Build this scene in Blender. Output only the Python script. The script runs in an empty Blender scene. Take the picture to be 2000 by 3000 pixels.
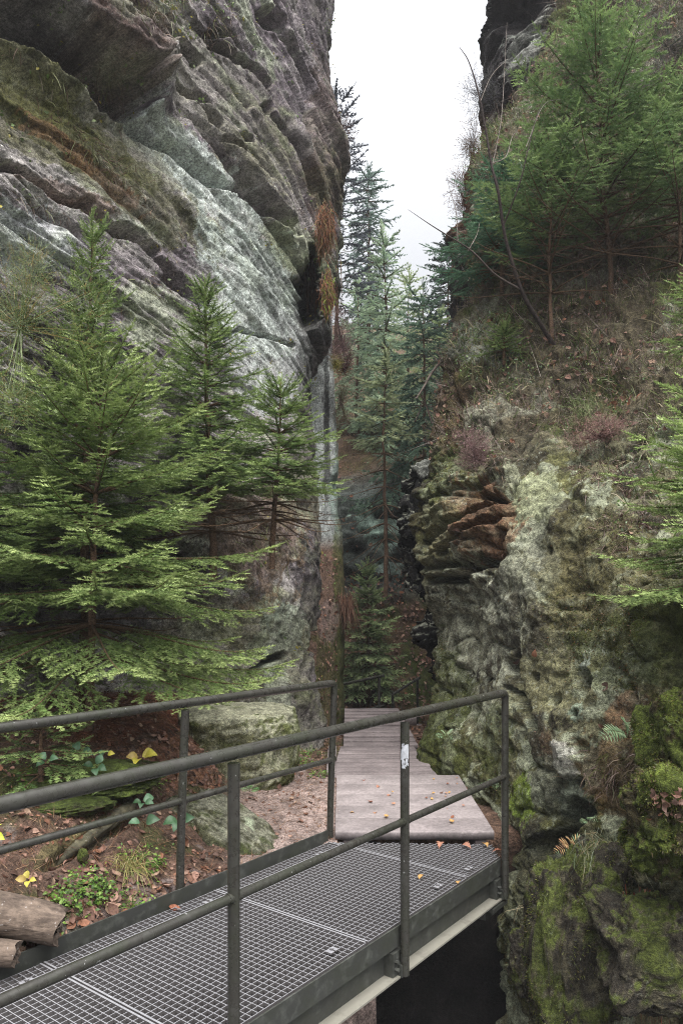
import bpy, math, random
import numpy as np

# ------------------------------------------------------------------ scene, camera, world, sun
SC = bpy.context.scene
COL = SC.collection
FPX, HZ, CZ = 2150.0, 1725.0, 1.62          # focal length in photo pixels, horizon row, eye height

cd = bpy.data.cameras.new('camera')
cam = bpy.data.objects.new('camera', cd)
COL.objects.link(cam)
cam.location = (0, 0, CZ)
cam.rotation_euler = (math.radians(90), 0, 0)
cd.sensor_fit = 'VERTICAL'
cd.sensor_height = 36
cd.lens = 36 * FPX / 3000
cd.shift_y = (HZ - 1500) / 3000
cd.clip_start, cd.clip_end = 0.05, 2000
SC.camera = cam

SUN_EL, SUN_AZ = math.radians(66), math.radians(165)
world = bpy.data.worlds.new('World')
SC.world = world
world.use_nodes = True
nt = world.node_tree
bg = nt.nodes['Background']
sky = nt.nodes.new('ShaderNodeTexSky')
sky.sky_type = 'NISHITA'
sky.sun_disc = False
sky.sun_elevation = SUN_EL
sky.sun_rotation = SUN_AZ
sky.air_density, sky.dust_density, sky.ozone_density = 1.0, 3.0, 1.0
# closed cloud deck: the blue sky is almost wholly covered by bright even cloud
tc = nt.nodes.new('ShaderNodeTexCoord')
cn = nt.nodes.new('ShaderNodeTexNoise')
cn.inputs['Scale'].default_value = 2.2
cn.inputs['Detail'].default_value = 4
nt.links.new(tc.outputs['Generated'], cn.inputs['Vector'])
cr = nt.nodes.new('ShaderNodeValToRGB')
cr.color_ramp.elements[0].position, cr.color_ramp.elements[1].position = 0.3, 0.7
cr.color_ramp.elements[0].color = (2.75, 2.78, 2.86, 1)
cr.color_ramp.elements[1].color = (2.95, 2.95, 3.0, 1)
nt.links.new(cn.outputs['Fac'], cr.inputs['Fac'])
mx = nt.nodes.new('ShaderNodeMixRGB')
mx.inputs['Fac'].default_value = 0.93
nt.links.new(sky.outputs['Color'], mx.inputs['Color1'])
nt.links.new(cr.outputs['Color'], mx.inputs['Color2'])
sx = nt.nodes.new('ShaderNodeSeparateXYZ')
nt.links.new(tc.outputs['Generated'], sx.inputs[0])
gr = nt.nodes.new('ShaderNodeMapRange')          # overcast sky: the zenith is about three times the horizon
gr.inputs[1].default_value, gr.inputs[2].default_value = 0, 1
gr.inputs[3].default_value, gr.inputs[4].default_value = .32, 1.85
pw = nt.nodes.new('ShaderNodeMath')
pw.operation = 'POWER'
nt.links.new(sx.outputs['Z'], pw.inputs[0])
pw.inputs[1].default_value = 1.5
nt.links.new(pw.outputs[0], gr.inputs[0])
gm = nt.nodes.new('ShaderNodeVectorMath')
gm.operation = 'SCALE'
nt.links.new(mx.outputs['Color'], gm.inputs[0])
nt.links.new(gr.outputs[0], gm.inputs['Scale'])
nt.links.new(gm.outputs[0], bg.inputs['Color'])
bg.inputs['Strength'].default_value = 0.10

sd = bpy.data.lights.new('sun', 'SUN')
sun = bpy.data.objects.new('sun', sd)
COL.objects.link(sun)
sd.energy = 1.5
sd.angle = math.radians(60)
sd.color = (1.0, 0.97, 0.93)
sun.rotation_euler = (math.radians(90) - SUN_EL, 0, math.radians(180) - SUN_AZ)

SC.view_settings.view_transform = 'Standard'
SC.view_settings.look = 'None'
SC.view_settings.gamma = 1
SC.view_settings.exposure = 2.2
SC.cycles.max_bounces = 5
SC.cycles.diffuse_bounces = 4
SC.cycles.glossy_bounces = 2
SC.cycles.caustics_reflective = False
SC.cycles.caustics_refractive = False
SC.cycles.use_denoising = True
SC.cycles.denoising_prefilter = 'NONE'
SC.cycles.filter_width = 1.05

# ------------------------------------------------------------------ helpers
RNG = np.random.default_rng(11)


def W(px, py, d):
    """a point seen at photo pixel (px, py), d metres in front of the camera plane"""
    return np.array([(px - 1000) / FPX * d, d, CZ - (py - HZ) / FPX * d])


def proj(P):
    return 1000 + FPX * P[..., 0] / np.maximum(P[..., 1], .05), HZ - (P[..., 2] - CZ) / np.maximum(P[..., 1], .05) * FPX


def lin(r, g, b):
    c = np.array([r, g, b]) / 255.0
    return np.where(c <= .04045, c / 12.92, ((c + .055) / 1.055) ** 2.4)


def sm(a, b, x):
    t = np.clip((x - a) / (b - a + 1e-12), 0, 1)
    return t * t * (3 - 2 * t)


def nrm(v):
    return v / np.maximum(np.linalg.norm(v, axis=-1, keepdims=True), 1e-9)


def _h(ix, iy, iz, s):
    n = (ix.astype(np.uint32) * np.uint32(374761393) + iy.astype(np.uint32) * np.uint32(668265263)
         + iz.astype(np.uint32) * np.uint32(2147483647) + np.uint32((s * 974634777) & 0xffffffff))
    n = (n ^ (n >> np.uint32(13))) * np.uint32(1274126177)
    n = n ^ (n >> np.uint32(16))
    n = n * np.uint32(2246822519)
    return ((n ^ (n >> np.uint32(15))) & np.uint32(0xffffff)).astype(np.float64) / 0xffffff


def vnoise(P, s=0):
    """value noise in -1..1"""
    i = np.floor(P).astype(np.int64)
    f = P - i
    f = f * f * f * (f * (f * 6 - 15) + 10)
    out = 0
    for dx in (0, 1):
        for dy in (0, 1):
            for dz in (0, 1):
                w = (f[..., 0] if dx else 1 - f[..., 0]) * (f[..., 1] if dy else 1 - f[..., 1]) * (f[..., 2] if dz else 1 - f[..., 2])
                out = out + w * _h(i[..., 0] + dx, i[..., 1] + dy, i[..., 2] + dz, s)
    return out * 2 - 1


def fbm(P, f=(1, 1, 1), o=4, s=0, g=.5):
    Q = P * np.array(f)
    a, t, n = 1.0, 0, 0
    for k in range(o):
        t = t + a * vnoise(Q + 17.3 * k, s + k)
        n += a
        a *= g
        Q = Q * 2.03
    return t / n


def worley(P, f=(1, 1, 1), s=0):
    Q = P * np.array(f)
    i = np.floor(Q).astype(np.int64)
    best = np.full(Q.shape[:-1], 9.)
    for dx in (-1, 0, 1):
        for dy in (-1, 0, 1):
            for dz in (-1, 0, 1):
                c = i + np.array([dx, dy, dz])
                d = 0
                for k in range(3):
                    d = d + (c[..., k] + _h(c[..., 0], c[..., 1], c[..., 2], s + 31 * k + 5) - Q[..., k]) ** 2
                best = np.minimum(best, d)
    return np.sqrt(best)


def polydist(px, py, pts):
    best = np.full(px.shape, 1e9)
    for (x0, y0), (x1, y1) in zip(pts[:-1], pts[1:]):
        dx, dy = x1 - x0, y1 - y0
        t = np.clip(((px - x0) * dx + (py - y0) * dy) / (dx * dx + dy * dy + 1e-9), 0, 1)
        best = np.minimum(best, np.hypot(px - x0 - t * dx, py - y0 - t * dy))
    return best


def blob(px, py, cx, cy, rx, ry, rot=0, soft=.5):
    """1 inside an ellipse, 0 outside"""
    a = math.radians(rot)
    u = ((px - cx) * math.cos(a) + (py - cy) * math.sin(a)) / rx
    v = (-(px - cx) * math.sin(a) + (py - cy) * math.cos(a)) / ry
    return 1 - sm(1 - soft, 1 + soft, np.hypot(u, v))


def tag(o, label=None, cat=None, group=None, kind=None):
    if label:
        o['label'] = label
    if cat:
        o['category'] = cat
    if group:
        o['group'] = group
    if kind:
        o['kind'] = kind
    return o


def empty(name, loc=(0, 0, 0)):
    o = bpy.data.objects.new(name, None)
    COL.objects.link(o)
    o.location = loc
    o.empty_display_size = .1
    return o


class Acc:
    """collects faces for ONE mesh object"""
    def __init__(s):
        s.v, s.f3, s.f4, s.c, s.n = [], [], [], [], 0

    def add(s, v, f, col):
        v = np.asarray(v, float).reshape(-1, 3)
        f = np.asarray(f, np.int64)
        if len(f):
            (s.f3 if f.shape[1] == 3 else s.f4).append(f + s.n)
        s.v.append(v)
        c = np.asarray(col, float)
        s.c.append(np.broadcast_to(c, (len(v), 3)) if c.ndim == 1 else c)
        s.n += len(v)

    def box(s, c, ax, ay, az, col):
        """box from centre and three half-axis vectors"""
        c, ax, ay, az = map(np.asarray, (c, ax, ay, az))
        v = [c + i * ax + j * ay + k * az for i in (-1, 1) for j in (-1, 1) for k in (-1, 1)]
        s.add(v, [(0, 1, 3, 2), (4, 6, 7, 5), (0, 4, 5, 1), (2, 3, 7, 6), (0, 2, 6, 4), (1, 5, 7, 3)], col)

    def tube(s, pts, rad, col, n=8, caps=True):
        pts = np.asarray(pts, float)
        m = len(pts)
        rad = np.broadcast_to(np.asarray(rad, float), (m,))
        t = nrm(np.gradient(pts, axis=0))
        ref = np.array([0, 0, 1.]) if abs(t[0, 2]) < .9 else np.array([1., 0, 0])
        a = nrm(np.cross(t, ref))
        b = np.cross(t, a)
        th = np.arange(n) / n * 2 * math.pi
        v = pts[:, None] + rad[:, None, None] * (a[:, None] * np.cos(th)[None, :, None] + b[:, None] * np.sin(th)[None, :, None])
        i, j = np.meshgrid(np.arange(m - 1), np.arange(n), indexing='ij')
        f = np.stack([i * n + j, i * n + (j + 1) % n, (i + 1) * n + (j + 1) % n, (i + 1) * n + j], -1).reshape(-1, 4)
        col = np.asarray(col, float)
        cc = np.repeat(col, n, 0) if col.ndim == 2 else col
        s.add(v.reshape(-1, 3), f, cc)
        if caps:
            for e, ring in ((0, v[0]), (m - 1, v[-1])):
                c0 = col[e] if col.ndim == 2 else col
                s.add(np.vstack([ring, pts[e:e + 1]]), [(k, (k + 1) % n, n) for k in range(n)], c0)

    def inst(s, tv, tf, org, X, Y, Z, col):
        """copies of template tv with axes X, Y, Z (scaled) at org; col per copy"""
        K, n = len(org), len(tv)
        if K == 0:
            return
        v = org[:, None] + tv[None, :, 0:1] * X[:, None] + tv[None, :, 1:2] * Y[:, None] + tv[None, :, 2:3] * Z[:, None]
        f = (np.asarray(tf)[None] + (np.arange(K) * n)[:, None, None]).reshape(-1, len(tf[0]))
        c = np.asarray(col, float)
        c = np.broadcast_to(c, (K, 3)) if c.ndim == 1 else c
        s.add(v.reshape(-1, 3), f, np.repeat(c, n, 0))

    def build(s, name, mat, parent=None, smooth=True, attrs=None):
        me = bpy.data.meshes.new(name)
        v = np.vstack(s.v)
        nv = len(v)
        me.vertices.add(nv)
        me.vertices.foreach_set('co', v.astype(np.float32).ravel())
        f3 = np.vstack(s.f3) if s.f3 else np.zeros((0, 3), np.int64)
        f4 = np.vstack(s.f4) if s.f4 else np.zeros((0, 4), np.int64)
        me.loops.add(f3.size + f4.size)
        me.loops.foreach_set('vertex_index', np.concatenate([f3.ravel(), f4.ravel()]).astype(np.int32))
        me.polygons.add(len(f3) + len(f4))
        st = np.concatenate([np.arange(len(f3)) * 3, f3.size + np.arange(len(f4)) * 4]).astype(np.int32)
        me.polygons.foreach_set('loop_start', st)
        me.polygons.foreach_set('loop_total', np.concatenate([np.full(len(f3), 3), np.full(len(f4), 4)]).astype(np.int32))
        me.polygons.foreach_set('use_smooth', np.full(len(f3) + len(f4), smooth))
        at = me.attributes.new('Col', 'FLOAT_COLOR', 'POINT')
        c = np.ones((nv, 4), np.float32)
        c[:, :3] = np.clip(np.vstack(s.c), 0, 1)
        at.data.foreach_set('color', c.ravel())
        for k, a in (attrs or {}).items():
            x = me.attributes.new(k, 'FLOAT', 'POINT')
            x.data.foreach_set('value', np.asarray(a, np.float32).ravel())
        me.update(calc_edges=True)
        me.validate()
        me.materials.append(mat)
        o = bpy.data.objects.new(name, me)
        COL.objects.link(o)
        if parent is not None:
            o.parent = parent
            pl = np.array(parent.location)
            pp = parent.parent
            while pp is not None:
                pl = pl + np.array(pp.location)
                pp = pp.parent
            if np.any(pl != 0):
                me.vertices.foreach_set('co', (v - pl).astype(np.float32).ravel())
                me.update()
        return o


# ------------------------------------------------------------------ materials
def mat_base(name):
    m = bpy.data.materials.new(name)
    m.use_nodes = True
    n = m.node_tree
    b = n.nodes['Principled BSDF']
    return m, n, b


def _noise(n, scale, detail=4, rough=.6, vec=None, sc3=None):
    t = n.nodes.new('ShaderNodeTexNoise')
    t.inputs['Scale'].default_value = scale
    t.inputs['Detail'].default_value = detail
    t.inputs['Roughness'].default_value = rough
    c = n.nodes.new('ShaderNodeTexCoord')
    if sc3:
        mp = n.nodes.new('ShaderNodeMapping')
        mp.inputs['Scale'].default_value = sc3
        n.links.new(c.outputs['Object'], mp.inputs['Vector'])
        n.links.new(mp.outputs['Vector'], t.inputs['Vector'])
    else:
        n.links.new(c.outputs['Object'], t.inputs['Vector'])
    return t


def _range(n, sock, a, b, lo, hi):
    r = n.nodes.new('ShaderNodeMapRange')
    r.inputs[1].default_value, r.inputs[2].default_value = a, b
    r.inputs[3].default_value, r.inputs[4].default_value = lo, hi
    n.links.new(sock, r.inputs[0])
    return r.outputs[0]


def _mul(n, csock, fsock):
    v = n.nodes.new('ShaderNodeVectorMath')
    v.operation = 'SCALE'
    n.links.new(csock, v.inputs[0])
    n.links.new(fsock, v.inputs['Scale'])
    return v.outputs[0]


def _mix(n, fac, a, b, blend='MIX'):
    m = n.nodes.new('ShaderNodeMixRGB')
    m.blend_type = blend
    n.links.new(fac, m.inputs['Fac'])
    for s, x in ((m.inputs['Color1'], a), (m.inputs['Color2'], b)):
        if isinstance(x, tuple):
            s.default_value = (*x, 1)
        else:
            n.links.new(x, s)
    return m.outputs['Color']


def mat_rock(name, bump=.75, fine=1.0, sheen=.85):
    """stone: colour attribute broken up by grain, pores, lichen specks (attribute lich) and moss fuzz (attribute moss)"""
    m, n, b = mat_base(name)
    a = n.nodes.new('ShaderNodeAttribute'); a.attribute_name = 'Col'
    al = n.nodes.new('ShaderNodeAttribute'); al.attribute_name = 'lich'
    am = n.nodes.new('ShaderNodeAttribute'); am.attribute_name = 'moss'
    n1 = _noise(n, 9 * fine, 5, .65)
    n2 = _noise(n, 48 * fine, 4, .7)
    n3 = _noise(n, 170 * fine, 3, .7)
    c = _mul(n, a.outputs['Color'], _range(n, n1.outputs['Fac'], .3, .7, .7, 1.9))
    c = _mul(n, c, _range(n, n2.outputs['Fac'], .33, .67, .4, 1.65))
    c = _mul(n, c, _range(n, n3.outputs['Fac'], .33, .67, .45, 1.6))
    # pale lichen specks
    n4 = _noise(n, 34 * fine, 5, .75)
    t = _range(n, n4.outputs['Fac'], .57, .66, 0, .8)
    mm = n.nodes.new('ShaderNodeMath'); mm.operation = 'MULTIPLY'
    n.links.new(t, mm.inputs[0]); n.links.new(al.outputs['Fac'], mm.inputs[1])
    c = _mix(n, mm.outputs[0], c, (.40, .43, .37))
    n.links.new(c, b.inputs['Base Color'])
    b.inputs['Roughness'].default_value = sheen
    b.inputs['Specular IOR Level'].default_value = .25
    # bump
    ad = n.nodes.new('ShaderNodeMath'); ad.operation = 'MULTIPLY_ADD'
    n.links.new(n2.outputs['Fac'], ad.inputs[0]); ad.inputs[1].default_value = .6
    n.links.new(n1.outputs['Fac'], ad.inputs[2])
    ms = n.nodes.new('ShaderNodeMath'); ms.operation = 'MULTIPLY_ADD'
    n.links.new(n3.outputs['Fac'], ms.inputs[0])
    ms.inputs[1].default_value = .45
    n.links.new(ad.outputs[0], ms.inputs[2])
    bp = n.nodes.new('ShaderNodeBump')
    bp.inputs['Strength'].default_value = bump
    bp.inputs['Distance'].default_value = .05 / fine
    n.links.new(ms.outputs[0], bp.inputs['Height'])
    n.links.new(bp.outputs['Normal'], b.inputs['Normal'])
    return m


def mat_leafy(name, rough=.55, trans=.25, spec=.3, var=.35, scale=30):
    """thin plant matter: colour attribute, a little light passing through"""
    m, n, b = mat_base(name)
    a = n.nodes.new('ShaderNodeAttribute'); a.attribute_name = 'Col'
    n1 = _noise(n, scale, 3)
    c = _mul(n, a.outputs['Color'], _range(n, n1.outputs['Fac'], .3, .7, 1 - var, 1 + var))
    n.links.new(c, b.inputs['Base Color'])
    b.inputs['Roughness'].default_value = rough
    b.inputs['Specular IOR Level'].default_value = spec
    if trans > 0:
        t = n.nodes.new('ShaderNodeBsdfTranslucent')
        n.links.new(c, t.inputs['Color'])
        mx = n.nodes.new('ShaderNodeMixShader')
        mx.inputs['Fac'].default_value = trans
        n.links.new(b.outputs[0], mx.inputs[1])
        n.links.new(t.outputs[0], mx.inputs[2])
        n.links.new(mx.outputs[0], n.nodes['Material Output'].inputs['Surface'])
    return m


def mat_metal(name, base, rough=.38, metallic=.6, wear=(.30, .31, .30), wear_amt=.5, scale=22, speck=0.0, grime=None):
    m, n, b = mat_base(name)
    n1 = _noise(n, scale, 6, .7)
    c = _mix(n, _range(n, n1.outputs['Fac'], .5, .75, 0, wear_amt), base, wear)
    if grime:
        ng = _noise(n, 6, 5, .7)
        c = _mix(n, _range(n, ng.outputs['Fac'], .45, .7, 0, .75), c, grime)
    if speck:
        n2 = _noise(n, 60, 2, .5)
        c = _mix(n, _range(n, n2.outputs['Fac'], .735, .75, 0, speck), c, (.55, .56, .55))
    n.links.new(c, b.inputs['Base Color'])
    b.inputs['Metallic'].default_value = metallic
    n3 = _noise(n, scale * 2, 4)
    n.links.new(_range(n, n3.outputs['Fac'], .3, .7, rough - .1, rough + .18), b.inputs['Roughness'])
    bp = n.nodes.new('ShaderNodeBump')
    bp.inputs['Strength'].default_value = .035
    bp.inputs['Distance'].default_value = .004
    n.links.new(n1.outputs['Fac'], bp.inputs['Height'])
    n.links.new(bp.outputs['Normal'], b.inputs['Normal'])
    return m


def mat_wood(name, base, dark, sc3=(3, 30, 30), rough=.8, bump=.5, spec=.3):
    m, n, b = mat_base(name)
    a = n.nodes.new('ShaderNodeAttribute'); a.attribute_name = 'Col'
    n1 = _noise(n, 1, 6, .7, sc3=sc3)
    n2 = _noise(n, 40, 4, .7)
    c = _mix(n, _range(n, n1.outputs['Fac'], .35, .65, 0, 1), base, dark)
    c = _mix(n, _range(n, n2.outputs['Fac'], .0, 1, 1, 1), c, a.outputs['Color'], 'MULTIPLY')
    c = _mul(n, c, _range(n, n2.outputs['Fac'], .3, .7, .7, 1.3))
    n.links.new(c, b.inputs['Base Color'])
    n5 = _noise(n, 3.2, 6, .7)
    c = _mul(n, c, _range(n, n5.outputs['Fac'], .35, .65, .72, 1.18))
    n6 = _noise(n, 55, 2, .5)
    c = _mix(n, _range(n, n6.outputs['Fac'], .68, .72, 0, .5), c, (.42, .39, .37))
    n.links.new(c, b.inputs['Base Color'])
    b.inputs['Roughness'].default_value = rough
    b.inputs['Specular IOR Level'].default_value = spec
    bp = n.nodes.new('ShaderNodeBump')
    bp.inputs['Strength'].default_value = bump
    bp.inputs['Distance'].default_value = .01
    n.links.new(n1.outputs['Fac'], bp.inputs['Height'])
    n.links.new(bp.outputs['Normal'], b.inputs['Normal'])
    return m


M_ROCK = mat_rock('weathered_sandstone')
M_SOIL = mat_rock('forest_soil', bump=.8, fine=1.3)
M_NEEDLE = mat_leafy('spruce_needles', .5, .2, .3, .3, 6)
M_FARNEEDLE = mat_leafy('far_spruce_needles', .6, .4, .2, .3, 2)
M_BARK = mat_rock('bark', bump=.7, fine=2)
M_PLANT = mat_leafy('plant_leaves', .45, .25, .4, .2, 60)
M_DRY = mat_leafy('dry_leaves', .7, .2, .2, .3, 80)
M_TWIG = mat_leafy('twigs', .8, 0, .2, .3, 30)
M_STEEL = mat_metal('painted_railing_steel', (.060, .057, .050), .27, .45, (.11, .11, .10), .7, 18, .6, (.055, .062, .042))
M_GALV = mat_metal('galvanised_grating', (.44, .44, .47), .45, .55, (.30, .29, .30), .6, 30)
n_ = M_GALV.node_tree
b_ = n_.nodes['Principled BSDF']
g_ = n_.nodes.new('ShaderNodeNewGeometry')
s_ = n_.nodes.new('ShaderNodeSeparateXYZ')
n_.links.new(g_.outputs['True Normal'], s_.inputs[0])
c_ = _mix(n_, _range(n_, s_.outputs['Z'], .7, .95, 0, 1), (.19, .178, .178), b_.inputs['Base Color'].links[0].from_socket)  # bar sides darker: dirt plus shade put into the colour; tops worn bright
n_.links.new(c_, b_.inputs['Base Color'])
M_BEAM = mat_metal('weathered_beam', (.055, .057, .052), .5, .3, (.16, .17, .15), .8, 14, 0, (.05, .055, .04))
M_FLANGE = mat_metal('dusty_flange', (.27, .26, .22), .6, .2, (.14, .13, .11), .8, 9)


# ------------------------------------------------------------------ surfaces from control nets
def catmull(C, ts):
    """C (n, ...) control values, ts parameters 0..n-1"""
    n = len(C)
    i = np.clip(np.floor(ts).astype(int), 0, n - 2)
    t = (ts - i)
    sh = (-1,) + (1,) * (C.ndim - 1)
    t = t.reshape(sh)
    p1, p2 = C[i], C[i + 1]
    p0 = np.where((i == 0).reshape(sh), 2 * p1 - p2, C[np.maximum(i - 1, 0)])
    p3 = np.where((i == n - 2).reshape(sh), 2 * p2 - p1, C[np.minimum(i + 2, n - 1)])
    return .5 * (2 * p1 + (p2 - p0) * t + (2 * p0 - 5 * p1 + 4 * p2 - p3) * t * t + (3 * p1 - p0 - 3 * p2 + p3) * t ** 3)


def params(C, axis, n, wt=None):
    """parameter values spaced evenly by seen size"""
    A = np.moveaxis(C, axis, 0)
    seg = np.linalg.norm(np.diff(A, axis=0), axis=-1)
    dist = np.maximum(np.linalg.norm(.5 * (A[1:] + A[:-1]) - np.array([0, 0, CZ]), axis=-1), 1)
    L = (seg / dist).mean(1)
    L = np.maximum(L, L.sum() * .012)
    if wt is not None:
        L = L * wt
    cum = np.concatenate([[0], np.cumsum(L)])
    return np.interp(np.linspace(0, cum[-1], n), cum, np.arange(len(cum)))


class Surf:
    def __init__(s, rows, nu, nv, wrap=0):
        C = np.array(rows, float)                       # rows x cols x 3
        wt = np.ones(C.shape[1] - 1)
        if wrap > 0:
            wt[-3:] = (.35, .2, .06)
        elif wrap < 0:
            wt[:3] = (.06, .2, .35)
        tv, tu = params(C, 0, nv), params(C, 1, nu, wt)
        s.front = np.ones(nu, bool) if not wrap else (tu < C.shape[1] - 4 if wrap > 0 else tu > 3)
        s.P = np.moveaxis(catmull(np.moveaxis(catmull(C, tv), 1, 0), tu), 0, 1)
        s.nu, s.nv = nu, nv
        s.pix()

    def pix(s):
        s.px, s.py = proj(s.P)

    def normals(s):
        du = np.gradient(s.P, axis=1)
        dv = np.gradient(s.P, axis=0)
        return nrm(np.cross(du, dv)) * s.sign if hasattr(s, 'sign') else nrm(np.cross(du, dv))

    def orient(s):
        """normals face the camera in the mean"""
        s.sign = 1
        N = s.normals()
        v = np.array([0, 0, CZ]) - s.P
        s.sign = 1 if (np.sum(N * v, -1) > 0)[:, s.front].mean() > .5 else -1
        return s

    def push(s, d):
        s.P = s.P + s.normals() * np.asarray(d)[..., None]

    def mesh(s, name, mat, col, lich=None, moss=None):
        col = np.clip(col * (1 + .55 * fbm(s.P, (14, 14, 18), 4, 777, .7))[..., None], .004, 1)
        a = Acc()
        i, j = np.meshgrid(np.arange(s.nv - 1), np.arange(s.nu - 1), indexing='ij')
        f = np.stack([i * s.nu + j, i * s.nu + j + 1, (i + 1) * s.nu + j + 1, (i + 1) * s.nu + j], -1).reshape(-1, 4)
        if s.sign < 0:
            f = f[:, ::-1]
        a.add(s.P.reshape(-1, 3), f, col.reshape(-1, 3))
        z = np.zeros(s.P.shape[:2])
        o = a.build(name, mat, attrs={'lich': z if lich is None else lich, 'moss': z if moss is None else moss})
        return o

    def scatter(s, n, mask, rng, clump=0):
        """n random points where mask is high: positions, normals, pixel coordinates"""
        A = s.P[1:, 1:] - s.P[:-1, :-1]
        B = s.P[1:, :-1] - s.P[:-1, 1:]
        area = .5 * np.linalg.norm(np.cross(A, B), axis=-1)
        w = (area * mask[:-1, :-1]).ravel()
        if w.sum() <= 0:
            return np.zeros((0, 3)), np.zeros((0, 3))
        k = rng.choice(len(w), n, p=w / w.sum())
        i, j = np.divmod(k, s.nu - 1)
        u, v = rng.random((n, 1)), rng.random((n, 1))
        p = (s.P[i, j] * (1 - u) + s.P[i, j + 1] * u) * (1 - v) + (s.P[i + 1, j] * (1 - u) + s.P[i + 1, j + 1] * u) * v
        return p, s.normals()[i, j]

    def near(s, px, py):
        """world point of the surface seen nearest to a pixel"""
        q = (s.px - px) ** 2 + (s.py - py) ** 2
        cand = q < max(q.min() * 4, 60)
        dd = np.where(cand, s.P[..., 1], 1e9)
        k = np.unravel_index(np.argmin(dd), dd.shape)
        return s.P[k], s.normals()[k]


def patches(base, px, py, P, lst, seed):
    """lay colour patches with ragged outlines over a base colour"""
    n = 1.5 * fbm(P, (4, 4, 5), 6, seed, .8)
    n9 = .78 + .5 * fbm(P, (7, 7, 9), 4, seed + 9, .8)
    for k, (cx, cy, rx, ry, rot, c, amt) in enumerate(lst):
        m = blob(px, py, cx, cy, rx, ry, rot, .6)
        m = sm(.45, .56, m * 1.05 - .02 + .85 * np.roll(np.roll(n, k * 37, axis=1), k * 23, axis=0) * (1.25 - m)) * amt * (m > 0.01) * np.clip(n9, 0, 1)
        base = base * (1 - m[..., None]) + np.asarray(c) * m[..., None]
    return base


C_GREY = lin(158, 153, 150)
C_PURP = lin(128, 119, 124)
C_PALE = lin(188, 196, 190)
C_LICH = lin(150, 160, 142)
C_OLIVE = lin(78, 78, 46)
C_MOSS = lin(64, 72, 30)
C_DKMOSS = lin(52, 60, 28)
C_RUST = lin(112, 80, 58)
C_BROWN = lin(82, 62, 46)
C_DARK = lin(46, 42, 42)

# ------------------------------------------------------------------ terrain and cliffs
def wrapped(rows, side):
    """rows of (px, py, d); adds the sides that run back into the gorge behind the seen edge"""
    out = []
    for r in rows:
        r = [W(*q) for q in r]
        e = r[-1] if side > 0 else r[0]
        b1 = e + np.array([-.12 * side, .8, 0])
        b2 = e + np.array([-1.0 * side, 1.9, 0])
        b3 = e + np.array([-6.0 * side, 3.2, 0])
        out.append(r + [b1, b2, b3] if side > 0 else [b3, b2, b1] + r)
    return out


def strata(P, amp=1.0, f=1.0, seed=0, dip=0.0, off=None, rough=1.0):
    """bedded sandstone: layers of uneven thickness and overhang, rounded edges, pores drawn out along the beds"""
    z = P[..., 2] + (0 if off is None else off) + dip * P[..., 0]
    z = z + .30 * fbm(P, (.4, .4, .3), 2, seed + 50) + .045 * fbm(P, (1.8, 1.8, 1.8), 3, seed + 51) + .012 * fbm(P, (7, 7, 7), 3, seed + 52)
    g = 0
    for k, (ff, A) in enumerate(((.9, .13), (2.3, .13), (5.6, .085), (13, .034))):
        t = z * ff * f + 3.7 * k + seed
        t = t + .55 * vnoise(np.stack([t * .8, t * 0 + k, t * 0], -1), seed + 5 + k)
        i = np.floor(t)
        fr = t - i
        n = vnoise(np.stack([P[..., 0] * .5 * (1 + k), P[..., 1] * .5 * (1 + k), i * 3.3], -1), seed + 60 + k)
        ii = i.astype(np.int64)
        a = A * (.15 + 1.0 * _h(ii, ii * 0 + k, ii * 0, seed + 3)) * np.clip(.55 + .9 * n, 0, 1.5)
        g = g + a * (1 - np.abs(2 * fr - 1) ** 9) + A * .35 * (fr - .5) * np.clip(.5 + n, 0, 1)
    Q = np.stack([P[..., 0], P[..., 1], z], -1)
    pit = 1 - sm(.10, .40, worley(Q, (1.3 * f, 1.3 * f, 3.6 * f), seed + 70))
    pit = pit * sm(.0, .35, fbm(P, (.7, .7, 1.2), 2, seed + 33))
    por = 1 - sm(.12, .42, worley(Q, (6 * f, 6 * f, 14 * f), seed + 71))
    por = por * sm(-.05, .35, fbm(P, (1.2, 1.2, 1.8), 3, seed + 34))
    g = g - .24 * pit - .05 * por + rough * (.035 * fbm(Q, (2.4, 2.4, 5), 5, seed + 13, .6) + .03 * fbm(Q, (9, 9, 20), 4, seed + 15, .65))
    return amp * (g - .15)


def grooves(s, lst):
    d = np.zeros(s.px.shape)
    for pts, w, dep in lst:
        wob = 1 + (.15 if w > 40 else .4) * fbm(np.stack([s.px / 90, s.py / 90, s.px * 0], -1), (1, 1, 1), 4, len(pts), .6)
        d = np.minimum(d, -dep * (1 - sm(.25, 1, polydist(s.px, s.py, pts) / (w * wob))))
    return d


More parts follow.
